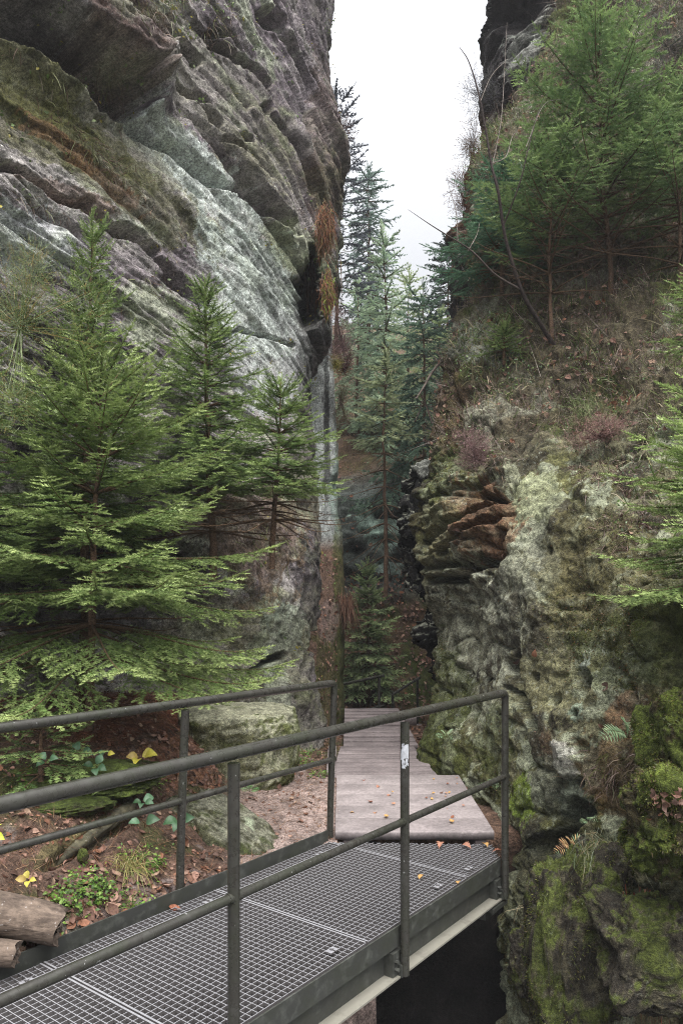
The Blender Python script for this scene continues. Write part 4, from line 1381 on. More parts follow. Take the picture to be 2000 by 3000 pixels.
# ------------------------------------------------------------------ trees at the far end of the gorge
GF = 'forest trees closing the gorge'
FN = dict(tpl=TPL_FAR, group=GF, mat=M_FARNEEDLE)
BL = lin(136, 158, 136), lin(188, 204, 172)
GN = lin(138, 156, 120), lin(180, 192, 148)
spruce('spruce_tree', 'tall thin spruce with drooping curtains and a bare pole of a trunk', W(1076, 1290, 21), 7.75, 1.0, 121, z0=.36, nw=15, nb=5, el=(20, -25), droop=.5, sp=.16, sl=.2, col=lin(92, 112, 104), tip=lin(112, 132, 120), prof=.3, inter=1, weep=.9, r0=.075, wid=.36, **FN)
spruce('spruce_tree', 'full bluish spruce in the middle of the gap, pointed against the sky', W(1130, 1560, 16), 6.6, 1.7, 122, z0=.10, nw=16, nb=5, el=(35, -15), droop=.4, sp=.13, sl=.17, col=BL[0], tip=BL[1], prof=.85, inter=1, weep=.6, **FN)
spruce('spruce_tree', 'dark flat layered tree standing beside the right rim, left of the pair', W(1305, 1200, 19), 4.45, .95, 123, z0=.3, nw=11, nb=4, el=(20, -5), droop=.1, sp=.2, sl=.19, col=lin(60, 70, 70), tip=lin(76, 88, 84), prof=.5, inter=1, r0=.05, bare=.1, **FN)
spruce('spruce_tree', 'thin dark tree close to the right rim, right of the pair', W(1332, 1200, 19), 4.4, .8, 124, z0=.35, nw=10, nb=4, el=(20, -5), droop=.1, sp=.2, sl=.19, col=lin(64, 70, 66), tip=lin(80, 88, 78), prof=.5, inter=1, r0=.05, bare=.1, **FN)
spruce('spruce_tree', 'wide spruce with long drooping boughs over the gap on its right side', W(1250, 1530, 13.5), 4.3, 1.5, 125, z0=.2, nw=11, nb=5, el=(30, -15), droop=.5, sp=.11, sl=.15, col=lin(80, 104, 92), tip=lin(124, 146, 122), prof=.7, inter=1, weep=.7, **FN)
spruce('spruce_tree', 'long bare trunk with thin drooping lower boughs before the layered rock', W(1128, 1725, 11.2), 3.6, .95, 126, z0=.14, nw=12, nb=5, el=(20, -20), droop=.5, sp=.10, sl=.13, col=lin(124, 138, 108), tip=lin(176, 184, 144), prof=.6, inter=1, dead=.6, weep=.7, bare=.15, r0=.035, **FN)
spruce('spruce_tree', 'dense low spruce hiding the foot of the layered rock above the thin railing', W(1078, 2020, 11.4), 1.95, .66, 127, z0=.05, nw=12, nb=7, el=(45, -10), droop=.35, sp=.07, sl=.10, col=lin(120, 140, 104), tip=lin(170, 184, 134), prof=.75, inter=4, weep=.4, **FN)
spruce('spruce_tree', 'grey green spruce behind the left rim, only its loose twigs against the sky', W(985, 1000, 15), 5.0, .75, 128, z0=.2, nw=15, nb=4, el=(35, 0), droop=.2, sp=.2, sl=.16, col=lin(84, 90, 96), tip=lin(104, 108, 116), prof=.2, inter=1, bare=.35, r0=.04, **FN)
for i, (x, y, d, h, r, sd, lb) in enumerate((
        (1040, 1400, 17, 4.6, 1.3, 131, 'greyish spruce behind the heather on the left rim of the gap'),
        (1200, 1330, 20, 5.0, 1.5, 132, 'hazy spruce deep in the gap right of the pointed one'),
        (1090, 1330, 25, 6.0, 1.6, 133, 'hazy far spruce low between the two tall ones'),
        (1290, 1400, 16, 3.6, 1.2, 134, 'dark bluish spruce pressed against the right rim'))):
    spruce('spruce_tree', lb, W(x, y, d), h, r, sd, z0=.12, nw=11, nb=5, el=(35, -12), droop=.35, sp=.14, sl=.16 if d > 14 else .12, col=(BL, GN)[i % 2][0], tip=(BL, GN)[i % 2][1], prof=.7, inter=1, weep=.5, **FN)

# ------------------------------------------------------------------ bare sapling on the right slope
sp_ = empty('bare_sapling', tuple(W(1622, 1012, 7.3)))
tag(sp_, 'leafless dark sapling leaning left from the slope out over the sky', 'tree')


def curve(pts, n=24):
    C = np.array([W(*p) for p in pts])
    return catmull(C, np.linspace(0, len(C) - 1, n))


a = Acc()
a.tube(curve([(1622, 1012, 7.3), (1545, 890, 7.1), (1512, 810, 7.0), (1478, 690, 6.9), (1458, 560, 6.8), (1440, 490, 6.8), (1425, 400, 6.8), (1400, 270, 6.8), (1372, 180, 6.8), (1345, 138, 6.8)], 40), np.linspace(.024, .0025, 40), lin(52, 44, 42), 6)
a.build('trunk', M_BARK, sp_)
for pts, r0 in (([(1526, 850, 7.05), (1450, 805, 6.9), (1380, 735, 6.7), (1310, 690, 6.6), (1255, 655, 6.5), (1195, 614, 6.4)], .013),
                ([(1474, 660, 6.9), (1520, 540, 6.7), (1545, 440, 6.6), (1575, 330, 6.6), (1605, 270, 6.6)], .009),
                ([(1340, 705, 6.65), (1335, 620, 6.6), (1318, 560, 6.6), (1308, 520, 6.6)], .005), ([(1370, 735, 6.7), (1395, 690, 6.7), (1405, 650, 6.7)], .005),
                ([(1440, 490, 6.8), (1455, 420, 6.8), (1470, 320, 6.8), (1484, 66, 7.0)], .006), ([(1405, 300, 6.8), (1440, 220, 6.8), (1490, 170, 6.8)], .005),
                ([(1436, 480, 6.8), (1480, 460, 6.8), (1500, 400, 6.9), (1525, 370, 6.9)], .006), ([(1540, 430, 6.6), (1590, 310, 6.7), (1645, 290, 6.7)], .004)):
    a = Acc()
    a.tube(curve(pts), np.linspace(r0, .0015, 24), lin(70, 62, 58) if r0 > .008 else lin(120, 112, 106), 5)
    a.build('branch', M_BARK, sp_)

# ------------------------------------------------------------------ ground cover (stuff)
rg = np.random.default_rng(77)
spx, spy = proj(Rk.P)
slope_m = sm(1380, 1200, spy + .25 * (spx - 1500) * 0) * (Rk.normals()[..., 2] > -.3) * (spx > 1200)
ledge_m = np.clip(slope_m + .6 * blob(spx, spy, 1900, 1480, 150, 110, 0), 0, 1)
cl = sm(-.1, .3, fbm(Rk.P, (1.6, 1.6, 1.6), 3, 401))
cl2 = sm(-.1, .25, fbm(Rk.P, (1.8, 1.8, 1.8), 3, 402))
cl3 = sm(-.15, .2, fbm(Rk.P, (2.2, 2.2, 2.2), 3, 403))


def up_of(N, k=.8, j=.5):
    return nrm(N * (1 - k) + np.array([0, 0, k]) + rg.normal(0, j * .5, N.shape))


SHRUB = lin(104, 88, 86), lin(124, 108, 104), lin(108, 88, 76), lin(80, 66, 58), lin(146, 130, 122), lin(96, 96, 64), lin(84, 92, 52)
GRASS = lin(120, 128, 84), lin(92, 110, 58), lin(144, 136, 100), lin(164, 152, 124), lin(78, 96, 50)
STRAW = lin(158, 140, 106), lin(138, 118, 86), lin(170, 156, 124), lin(120, 100, 74)


def pick(cs, n, lo=.65, hi=1.3):
    return np.array(cs)[rg.integers(0, len(cs), n)] * rg.uniform(lo, hi, (n, 1))


# heather and bilberry on the right slope
a = Acc()
p, N = Rk.scatter(15000, ledge_m * (.25 + cl), rg)
q = np.concatenate([p + rg.normal(0, .03, p.shape) for _ in range(2)]); NN = np.concatenate([N, N])
place_shoots(a, TPL_HEATH, q, up_of(NN, .5, .9), rg.uniform(.06, .17, len(q)), pick(SHRUB, len(q)), rg, rg.normal(0, 1, q.shape))
tag(a.build('heather_cover', M_TWIG, smooth=False), 'brown purple heather twigs covering the right slope', 'heather', kind='stuff')
a = Acc()
p, N = Rk.scatter(20000, ledge_m * (.15 + cl2), rg)
blades(a, p, up_of(N, .5, .8), rg.uniform(.08, .26, len(p)), rg.uniform(.0025, .0055, len(p)), pick(GRASS, len(p)), rg, .5)
tag(a.build('grass_cover', M_PLANT, smooth=False), 'thin green and straw coloured grass on the right slope', 'grass', kind='stuff')
a = Acc()
p, N = Rk.scatter(3600, ledge_m * (.1 + cl3) + .02 * (spy > 1500), rg)
litter(a, p, N, .062, rg, lift=.03)
tag(a.build('leaf_litter', M_DRY, smooth=False), 'dry brown leaves caught among heather on the right slope', 'leaf litter', kind='stuff')
a = Acc()
p, N = Rk.scatter(1300, ledge_m * (.2 + cl), rg)
e = p + up_of(N, .35, 1.6) * rg.uniform(.15, .55, (len(p), 1))
ribbons(a, p, e, .0028, pick((lin(128, 116, 108), lin(96, 84, 78), lin(150, 140, 132)), len(p)), rg)
tag(a.build('twig_cover', M_TWIG, smooth=False), 'pale dead twigs tangled over the right slope', 'twigs', kind='stuff')
# small green plants
a = Acc()
p, N = Rk.scatter(2600, ledge_m * cl2 * (1 - cl) + .4 * blob(spx, spy, 1480, 1060, 90, 50) + .3 * blob(spx, spy, 1370, 1290, 80, 60), rg)
q = np.repeat(p, 4, 0) + rg.normal(0, .03, (len(p) * 4, 3)); NN = np.repeat(N, 4, 0)
Z = up_of(NN, .6, 1.2); X = nrm(np.cross(Z, rg.normal(0, 1, Z.shape))); Y = np.cross(Z, X)
Ls = rg.uniform(.016, .034, (len(q), 1))
a.inst(SMALL[0], SMALL[1], q + NN * rg.uniform(.02, .12, (len(q), 1)), X * Ls, Y * Ls, Z * Ls, pick((lin(96, 122, 62), lin(120, 140, 84), lin(74, 104, 60), lin(130, 150, 120)), len(q)))
tag(a.build('bilberry_cover', M_PLANT, smooth=False), 'small leaved green bilberry between the heather on the right slope', 'bilberry', kind='stuff')
a = Acc()
m = .9 * blob(spx, spy, 1880, 1560, 120, 60) + .8 * blob(spx, spy, 1760, 1400, 160, 50) + .5 * blob(spx, spy, 1850, 2260, 150, 70) + .5 * blob(spx, spy, 1500, 1330, 120, 40) + .5 * blob(spx, spy, 1650, 1420, 60, 40)
p, N = Rk.scatter(5000, m * sm(-.15, .2, fbm(Rk.P, (3, 3, 3), 3, 405)), rg)
blades(a, p, nrm(N * .8 + np.array([0, 0, -.2]) + rg.normal(0, .5, N.shape)), rg.uniform(.04, .13, len(p)), rg.uniform(.0018, .0035, len(p)), pick((lin(124, 104, 96), lin(104, 84, 76), lin(146, 130, 112), lin(96, 100, 56), lin(84, 66, 58)), len(p)), rg, .7)
tag(a.build('dry_cover', M_PLANT, smooth=False), 'dry grass and heather wisps hanging on ledges of the right rock', 'dry grass', kind='stuff')
# moss fuzz on the right rock face
mossy = sm(-.1, .3, fbm(Rk.P, (2.2, 2.2, 2.2), 4, 411)) * (spy > 1250)
mm = mossy * np.clip(blob(spx, spy, 1290, 2060, 70, 190) + blob(spx, spy, 1800, 1850, 260, 330) + blob(spx, spy, 1440, 2230, 60, 120) + blob(spx, spy, 1300, 1370, 60, 120) + .6 * blob(spx, spy, 1650, 2750, 200, 260), 0, 1)
a = Acc()
p, N = Rk.scatter(26000, mm, rg)
blades(a, p, nrm(N + rg.normal(0, .5, N.shape)), rg.uniform(.008, .02, len(p)), rg.uniform(.002, .004, len(p)), pick((lin(84, 92, 38), lin(66, 76, 34), lin(100, 92, 52), lin(54, 64, 30), lin(112, 84, 56)), len(p), .6, 1.3), rg, .2)
tag(a.build('moss_cover', M_PLANT, smooth=False), 'olive moss fuzz clinging to the right rock face', 'moss', kind='stuff')

# left bank: needles, leaves, green sprigs
gpx, gpy = proj(G.P)
bank = sm(2940 - .44 * gpx, 2890 - .44 * gpx, gpy)
leafy = np.clip(.12 + blob(gpx, gpy, 300, 2660, 330, 110, -20) + .8 * blob(gpx, gpy, 560, 2230, 170, 80, 10) + .6 * blob(gpx, gpy, 800, 2380, 120, 90) + .5 * blob(gpx, gpy, 150, 2400, 240, 60, -20), 0, 1) * bank
a = Acc()
p, N = G.scatter(2600, (leafy + .25 * bank) * (1 - .8 * flat), rg)
litter(a, p, N, .045, rg, lift=.006, tilt=.4)
p, N = G.scatter(2600, (bank * .5 + leafy) * (1 - .6 * flat), rg)
litter(a, p, N, .02, rg, lift=.004, tilt=.6, tpls=(BEECH, BEECH2))
tag(a.build('leaf_litter', M_DRY, smooth=False), 'small brown leaves and scraps littering the left bank', 'leaf litter', kind='stuff')
a = Acc()
p, N = G.scatter(6000, bank, rg)
e = p + nrm(np.cross(N, rg.normal(0, 1, N.shape)) + N * .25) * rg.uniform(.02, .1, (len(p), 1)) + N * .01
ribbons(a, p + N * .004, e, .0014, pick((lin(120, 84, 60), lin(96, 66, 48), lin(150, 122, 96)), len(p)), rg)
tag(a.build('needle_litter', M_TWIG, smooth=False), 'reddish needles and twigs strewn on the left bank', 'needles', kind='stuff')
a = Acc()
grn = (blob(gpx, gpy, 250, 2620, 230, 60, -25) + blob(gpx, gpy, 220, 2300, 200, 50) + .6 * blob(gpx, gpy, 420, 2690, 60, 40) + .7 * blob(gpx, gpy, 900, 2250, 60, 40)) * sm(-.1, .3, fbm(G.P, (5, 5, 5), 3, 420)) * bank
p, N = G.scatter(420, grn, rg)
q = np.repeat(p, 6, 0) + rg.normal(0, .018, (len(p) * 6, 3)); NN = np.repeat(N, 6, 0)
Z = up_of(NN, .7, .8); X = nrm(np.cross(Z, rg.normal(0, 1, Z.shape))); Y = np.cross(Z, X)
Ls = rg.uniform(.012, .028, (len(q), 1))
a.inst(SMALL[0], SMALL[1], q + NN * rg.uniform(.012, .05, (len(q), 1)), X * Ls, Y * Ls, Z * Ls, pick((lin(92, 124, 46), lin(116, 142, 66), lin(70, 100, 42)), len(q)))
tag(a.build('sprig_cover', M_PLANT, smooth=False), 'small bright green sprigs on the mossy edge of the left bank', 'sprigs', kind='stuff')

# leaves along the right side of the boardwalk
vpx, vpy = proj(V.P)
a = Acc()
p, N = V.scatter(420, (V.P[..., 2] > -.3) * (V.P[..., 1] > 5.9) * (V.P[..., 1] < 9) * (V.P[..., 0] > .7) * (V.P[..., 0] < 1.5) * 1.0, rg)
litter(a, p, np.abs(N), .05, rg, lift=.015)
tag(a.build('leaf_litter', M_DRY, smooth=False), 'orange brown leaves piled between boardwalk and right rock', 'leaf litter', kind='stuff')
# hillside behind: leaves and moss plants
hpx, hpy = proj(Hs.P)
a = Acc()
p, N = Hs.scatter(3500, (hpy > 1680) * (hpx > 950) * 1.0 + .1 * (hpx > 950) * (hpy > 1200), rg)
litter(a, p, N, .075, rg, lift=.03)
tag(a.build('leaf_litter', M_DRY, smooth=False), 'fallen leaves on the mossy slope at the end of the gorge', 'leaf litter', kind='stuff')
a = Acc()
p, N = Hs.scatter(6000, (hpy > 1650) * (hpx > 1100) * 1.0 + .5 * (hpx > 900) * (hpy > 1000) * (hpy < 1400), rg)
place_shoots(a, TPL_HEATH, p, up_of(N, .6, 1), rg.uniform(.08, .25, len(p)), pick((lin(84, 96, 44), lin(70, 82, 40), lin(96, 84, 70), lin(104, 98, 60)), len(p)), rg)
tag(a.build('undergrowth', M_TWIG, smooth=False), 'green and brown undergrowth at the end of the gorge', 'undergrowth', kind='stuff')
# foot of the rock rib
bpx, bpy_ = proj(B.P)
a = Acc()
p, N = B.scatter(700, sm(1560, 1620, bpy_) * (bpx > 920) * (bpx < 985 + 0 * bpy_), rg)
litter(a, p, N, .05, rg, lift=.02)
tag(a.build('leaf_litter', M_DRY, smooth=False), 'pinkish brown leaves lying on the foot of the rock rib', 'leaf litter', kind='stuff')

# left cliff: grass tufts and heather on its ledges
lpx, lpy = proj(L.P)
a = Acc()
m = .9 * blob(lpx, lpy, 520, 30, 170, 70, 20) + .8 * blob(lpx, lpy, 320, 470, 260, 40, 40) + .5 * blob(lpx, lpy, 260, 330, 260, 30, 40) + .5 * blob(lpx, lpy, 330, 230, 80, 50, 40) + .35 * blob(lpx, lpy, 240, 640, 260, 30, 20) + .6 * blob(lpx, lpy, 420, 860, 120, 60, 20) + .5 * blob(lpx, lpy, 720, 1560, 150, 120)
m = m * sm(-.2, .25, fbm(L.P, (2.5, 2.5, 2.5), 4, 430))
p, N = L.scatter(7000, m, rg)
dr = nrm(N * .7 + np.array([0, 0, -.5]) + rg.normal(0, .5, N.shape))
blades(a, p, dr, rg.uniform(.05, .18, len(p)), rg.uniform(.002, .004, len(p)), pick((lin(112, 100, 84), lin(96, 100, 60), lin(130, 108, 92), lin(92, 70, 58), lin(120, 124, 84)), len(p)), rg, .7)
tag(a.build('cliff_grass', M_PLANT, smooth=False), 'dry grass and heather hanging from ledges of the left cliff', 'grass', kind='stuff')
a = Acc()
m = blob(lpx, lpy, 540, 30, 130, 60, 20) + .12 * blob(lpx, lpy, 320, 450, 280, 50, 40) + .1
p, N = L.scatter(900, m * sm(-.1, .3, fbm(L.P, (2, 2, 2), 4, 431)), rg)
q = np.repeat(p, 4, 0) + rg.normal(0, .04, (len(p) * 4, 3)); NN = np.repeat(N, 4, 0)
Z = up_of(NN, .4, 1.2); X = nrm(np.cross(Z, rg.normal(0, 1, Z.shape))); Y = np.cross(Z, X)
Ls = rg.uniform(.02, .045, (len(q), 1))
a.inst(SMALL[0], SMALL[1], q + NN * rg.uniform(.02, .1, (len(q), 1)), X * Ls, Y * Ls, Z * Ls, pick((lin(96, 118, 66), lin(116, 132, 84), lin(84, 100, 60), lin(150, 140, 60)), len(q)))
tag(a.build('ledge_plants', M_PLANT, smooth=False), 'small green plants rooted in cracks of the left cliff', 'plants', kind='stuff')

# ------------------------------------------------------------------ boulders, logs and roots
def boulder(name, label, c, rad, seed, colf, rotz=0, n=90, rough=.12, flat_top=None, lich=0.4, power=2.0, cat='boulder', group=None, tilt=0.0):
    """rounded block of stone, superellipsoid worn by noise"""
    th = np.linspace(0, 2 * math.pi, n * 2 + 1)
    ph = np.linspace(-math.pi / 2, math.pi / 2, n)
    TH, PH = np.meshgrid(th, ph)
    TH = TH % (2 * math.pi)
    def sp(v, e):
        return np.sign(v) * np.abs(v) ** e
    e = 2 / power
    P = np.stack([sp(np.cos(PH), e) * sp(np.cos(TH), e), sp(np.cos(PH), e) * sp(np.sin(TH), e), sp(np.sin(PH), e)], -1)
    Nn = nrm(P)
    Q = P + np.array([seed * 3.1, seed * 1.7, 0])
    r = 1 + rough * 2.2 * fbm(Q, (.9, .9, .9), 3, seed) + rough * .8 * fbm(Q, (3, 3, 3), 4, seed + 3) + rough * .5 * fbm(Q, (9, 9, 9), 4, seed + 5, .65) - rough * .5 * (1 - np.abs(vnoise(Q * 2.3, seed + 7))) ** 8
    P = P * r[..., None] * np.array(rad)
    if flat_top is not None:
        P[..., 2] = np.where(P[..., 2] > flat_top, flat_top + (P[..., 2] - flat_top) * .25, P[..., 2])
    P[..., 2] += tilt * P[..., 0]
    cz, sz = math.cos(rotz), math.sin(rotz)
    P = np.stack([P[..., 0] * cz - P[..., 1] * sz, P[..., 0] * sz + P[..., 1] * cz, P[..., 2]], -1) + np.asarray(c)
    s = Surf.__new__(Surf)
    s.P, s.nv, s.nu = P, n, 2 * n + 1
    s.pix()
    s.sign = 1
    N = s.normals()
    if np.sum(N * (P - np.asarray(c))) < 0:
        s.sign = -1
    nz = fbm(P, (7, 7, 7), 5, seed + 8, .7)
    col = colf(P, s.normals(), nz, s.px, s.py)
    o = s.mesh(name, M_ROCK, col, np.full(P.shape[:2], lich))
    tag(o, label, cat, group)
    return s


def mixc(a, b, k):
    return a * (1 - k[..., None]) + b * k[..., None]


def c_pale(P, N, nz, px, py):
    c = np.broadcast_to(lin(132, 132, 112), P.shape) * (1 + .35 * nz[..., None])
    c = mixc(c, C_OLIVE * .9, sm(.0, .4, nz + .35 - .9 * N[..., 2]) * .8)
    return mixc(c, C_MOSS, sm(.1, .4, nz + .5 * (N[..., 0] > .3) - .2 * N[..., 2]) * .7)


def c_dark(P, N, nz, px, py):
    c = np.broadcast_to(lin(64, 64, 48), P.shape) * (1 + .4 * nz[..., None])
    c = mixc(c, lin(112, 112, 98), sm(.5, .9, N[..., 2] + .5 * nz) * .8)
    c = mixc(c, lin(138, 146, 124), sm(.32, .42, nz) * .9 * sm(600, 700, px))
    return mixc(c, C_DKMOSS, sm(.0, .4, -nz) * .7)


def c_mossy(P, N, nz, px, py):
    c = np.broadcast_to(lin(60, 68, 28), P.shape) * (1 + .5 * nz[..., None])
    c = mixc(c, lin(78, 88, 36), sm(.1, .25, nz + .4 * N[..., 2] - .1) * .7)
    return mixc(c, lin(52, 44, 32), sm(.08, .18, -nz) * .85)


def c_bare(P, N, nz, px, py):
    c = np.broadcast_to(lin(72, 68, 54), P.shape) * (1 + .4 * nz[..., None])
    c = mixc(c, C_MOSS * 1.05, sm(.0, .1, nz + .3 * N[..., 2]) * .9)
    return mixc(c, lin(40, 36, 32), sm(.12, .2, -nz) * .8)


def c_soilmoss(P, N, nz, px, py):
    c = np.broadcast_to(lin(62, 72, 32), P.shape) * (1 + .5 * nz[..., None])
    return mixc(c, lin(60, 52, 44), sm(-.05, .3, -nz - .2 * N[..., 2]) * .9)


boulder('boulder', 'pale flat topped boulder at the foot of the cliff behind the left railing', W(700, 2190, 6.15), (.52, .42, .42), 3, c_pale, power=3.2, flat_top=.3, rough=.10, lich=.5)
boulder('boulder', 'dark sloping boulder with pale lichen spots between path and grating deck', W(690, 2540, 4.72), (.40, .26, .34), 5, c_dark, rotz=-.35, power=3.4, rough=.10, tilt=-.55, lich=.2)
boulder('boulder', 'low mossy rock ledge under the railing with a dark gap beneath', W(120, 2290, 4.35), (.72, .30, .10), 7, c_soilmoss, rotz=.25, power=2.6, rough=.12, lich=0)
boulder('boulder', 'second low mossy rock lying in the gap under the mossy ledge', W(60, 2370, 4.1), (.45, .22, .06), 8, c_soilmoss, rotz=.25, power=2.4, rough=.12, lich=0)
boulder('stone', 'small round mossy stone on the leafy bank', W(243, 2508, 3.72), (.028, .024, .036), 9, c_mossy, n=28, rough=.08, lich=0, cat='stone')
cush = boulder('boulder', 'big cushion of moss over a boulder at the right edge', W(1965, 2400, 3.62), (.30, .24, .27), 11, c_mossy, power=2.8, rough=.22, lich=0)
shou = boulder('boulder', 'mossy boulder shoulder rising above the moss cushion at the right edge', W(2010, 2200, 3.85), (.2, .2, .26), 12, c_mossy, power=2.8, rough=.22, lich=0)
tall = boulder('boulder', 'tall moss streaked boulder leaning on the cliff below the grass clump', W(1690, 2760, 4.3), (.27, .24, .56), 13, c_bare, power=3.4, rough=.2, lich=.2)
boulder('boulder', 'low moss capped rock in the bottom right corner beside the roots', W(1890, 2770, 3.85), (.26, .2, .26), 14, c_bare, power=3.6, rough=.2, lich=.2)
boulder('boulder', 'rounded dark stone under the straw tuft below the bridge end', W(1570, 2820, 4.45), (.14, .14, .19), 15, c_bare, power=3, rough=.18, lich=.3)

rq = np.random.default_rng(91)
a = Acc()
for S_, n_ in ((cush, 9000), (shou, 6000), (tall, 7000)):
    p, N = S_.scatter(n_, sm(-.15, .25, fbm(S_.P, (6, 6, 6), 3, 17)), rq)
    blades(a, p, nrm(N + rq.normal(0, .5, N.shape)), rq.uniform(.008, .022, len(p)), rq.uniform(.0018, .0035, len(p)), np.array([lin(84, 92, 36), lin(66, 78, 30), lin(104, 108, 48), lin(84, 72, 44)])[rq.integers(0, 4, len(p))] * rq.uniform(.6, 1.3, (len(p), 1)), rq, .2)
tag(a.build('moss_cover', M_PLANT, smooth=False), 'moss fuzz on the boulders in the lower right', 'moss', kind='stuff')
a = Acc()
p, N = cush.scatter(40, blob(*proj(cush.P), 1950, 2360, 60, 40), rq)
litter(a, p, N, .045, rq, lift=.012)
tag(a.build('leaf_litter', M_DRY, smooth=False), 'a few brown leaves caught on the moss cushion', 'leaf litter', kind='stuff')

M_LOGW = mat_wood('weathered_log', (.21, .16, .125), (.07, .052, .042), sc3=(2, 26, 26), rough=.85, bump=.9)
M_LOGB = mat_wood('mossy_root_bark', (.12, .11, .07), (.045, .042, .03), sc3=(3, 20, 20), rough=.9, bump=1)


def log(name, label, p0, p1, r0, r1, mat, seed, end_mat=None, jag=.0, n=28, rough=.10, cat='log'):
    rs = np.random.default_rng(seed)
    ax = nrm(p1 - p0)
    sd = nrm(np.cross(ax, UP)); u2 = np.cross(sd, ax)
    m = 40
    P = []
    for i in range(m):
        t = i / (m - 1)
        row = []
        for j in range(n + 1):
            a_ = 2 * math.pi * (j % n) / n
            row.append((t, a_))
        P.append(row)
    P = np.array(P)
    t, an = P[..., 0], P[..., 1]
    dirv = sd * np.cos(an)[..., None] + u2 * np.sin(an)[..., None]
    q = dirv * 1.2 + (t * np.linalg.norm(p1 - p0) / r0)[..., None] * ax * .25 + seed
    r = (r0 + (r1 - r0) * t) * (1 + rough * fbm(q, (1.4, 1.4, 1.4), 4, seed) + rough * .4 * fbm(q * np.array([1, 1, 1]), (5, 5, 5), 3, seed + 1))
    j_ = jag * vnoise(np.stack([np.cos(an) * 2, np.sin(an) * 2, an * 0 + seed], -1), seed) * (t > .97)
    pts = p0 + (p1 - p0) * t[..., None] + ax * j_[..., None] + dirv * r[..., None]
    o = empty(name, tuple(p0))
    tag(o, label, cat)
    a = Acc()
    i, j = np.meshgrid(np.arange(m - 1), np.arange(n), indexing='ij')
    w = n + 1
    a.add(pts.reshape(-1, 3), np.stack([i * w + j, i * w + j + 1, (i + 1) * w + j + 1, (i + 1) * w + j], -1).reshape(-1, 4), white)
    a.build('bark', mat, o)
    a = Acc()
    c = pts[-1].mean(0)
    rings = [pts[-1] * k_ + c * (1 - k_) + ax * rs.normal(0, jag * .25, (n + 1, 1)) for k_ in (1, .75, .5, .25)]
    v = np.vstack(rings + [c[None]])
    f = [(k_ * w + jj, k_ * w + jj + 1, (k_ + 1) * w + jj + 1, (k_ + 1) * w + jj) for k_ in range(3) for jj in range(n)]
    a.add(v, f, white * 1.15)
    a.f3.append(np.array([(3 * w + jj, 3 * w + jj + 1, 4 * w) for jj in range(n)]))
    a.build('broken_end', end_mat or mat, o)
    return o


log('log', 'thick weathered log with a splintered end on the bank at the left edge', W(-420, 2585, 2.95), W(172, 2712, 3.12), .09, .082, M_LOGW, 4, jag=.03)
log('log', 'short sawn log end in front of the splintered log at the left edge', W(-200, 2775, 2.88), W(50, 2795, 2.93), .055, .05, M_LOGW, 6, jag=.012)
log('mossy_root', 'mossy root slanting across the left bank under the lower rail', W(-30, 2665, 3.38), W(385, 2360, 4.4), .034, .04, M_LOGB, 9, jag=.02, rough=.25, cat='root')

# ------------------------------------------------------------------ single plants
def bramble(label, c, n, size, cols, seed, stem=.1, spread=.5, cat='bramble'):
    rs = np.random.default_rng(seed)
    t = empty('bramble_plant', tuple(c))
    tag(t, label, cat)
    head = np.asarray(c) + np.array([0, -.04, stem])
    a = Acc()
    a.tube([c, np.asarray(c) + np.array([.006, -.015, stem * .6]), head], .0018, lin(96, 70, 50), 5)
    a.build('stem', M_TWIG, t)
    for i in range(n):
        az = 2 * math.pi * i / n + rs.uniform(-.3, .3)
        X = nrm(np.array([math.cos(az), math.sin(az) * .55 - .25, rs.uniform(-.3, .25) + .35 * math.sin(az)]))
        Zr = nrm(np.array([0, -.75, .75]) + rs.normal(0, .2, 3))
        Y = nrm(np.cross(Zr, X)); Z = np.cross(X, Y)
        L_ = size * rs.uniform(.6, 1.0)
        a = Acc()
        o = head + X * size * spread * .3
        tv, tf = OVAL
        a.inst(tv, tf, o[None], (X * L_)[None], (Y * L_)[None], (Z * L_)[None], np.array([np.array(cols[i % len(cols)]) * rs.uniform(.85, 1.15)]))
        a.build('leaf', M_PLANT, t)


TEAL = [lin(74, 104, 76), lin(90, 122, 94), lin(60, 90, 60)]
YEL = [lin(196, 186, 78), lin(186, 174, 84), lin(190, 166, 98)]
for x, y, n, sz, cs, sd, lb in (
        (152, 2222, 3, .075, TEAL, 1, 'teal green three leaved bramble sprig above the mossy ledge, leftmost'),
        (245, 2200, 3, .085, TEAL, 2, 'teal bramble sprig just below the spruce seedling'),
        (292, 2245, 4, .080, TEAL, 3, 'teal bramble sprig between the seedling and the yellow leaves'),
        (322, 2205, 2, .060, [YEL[0], TEAL[0]], 4, 'sprig with one yellow and one green leaf'),
        (424, 2215, 4, .115, YEL, 5, 'large bright yellow bramble leaves beside the left railing post'),
        (440, 2330, 4, .075, TEAL, 6, 'teal bramble leaves between the two lower rails'),
        (432, 2405, 2, .085, TEAL, 7, 'pair of teal bramble leaves hanging below the lower rail'),
        (538, 2395, 4, .095, TEAL, 8, 'teal bramble leaves right of the left railing post on the dark boulder'),
        (108, 2560, 4, .045, YEL, 10, 'small yellow leaved sprig on the leafy bank'),
        (6, 2440, 4, .055, [lin(196, 206, 70)], 11, 'yellow green sprig at the left edge under the handrail')):
    s_, nn = G.near(x, y + 14)
    s_ = s_ * .93 + .07 * np.array([0, 0, CZ])
    bramble(lb, s_ + np.array([0, -.03, 0]), n, sz, cs, sd, stem=.05)


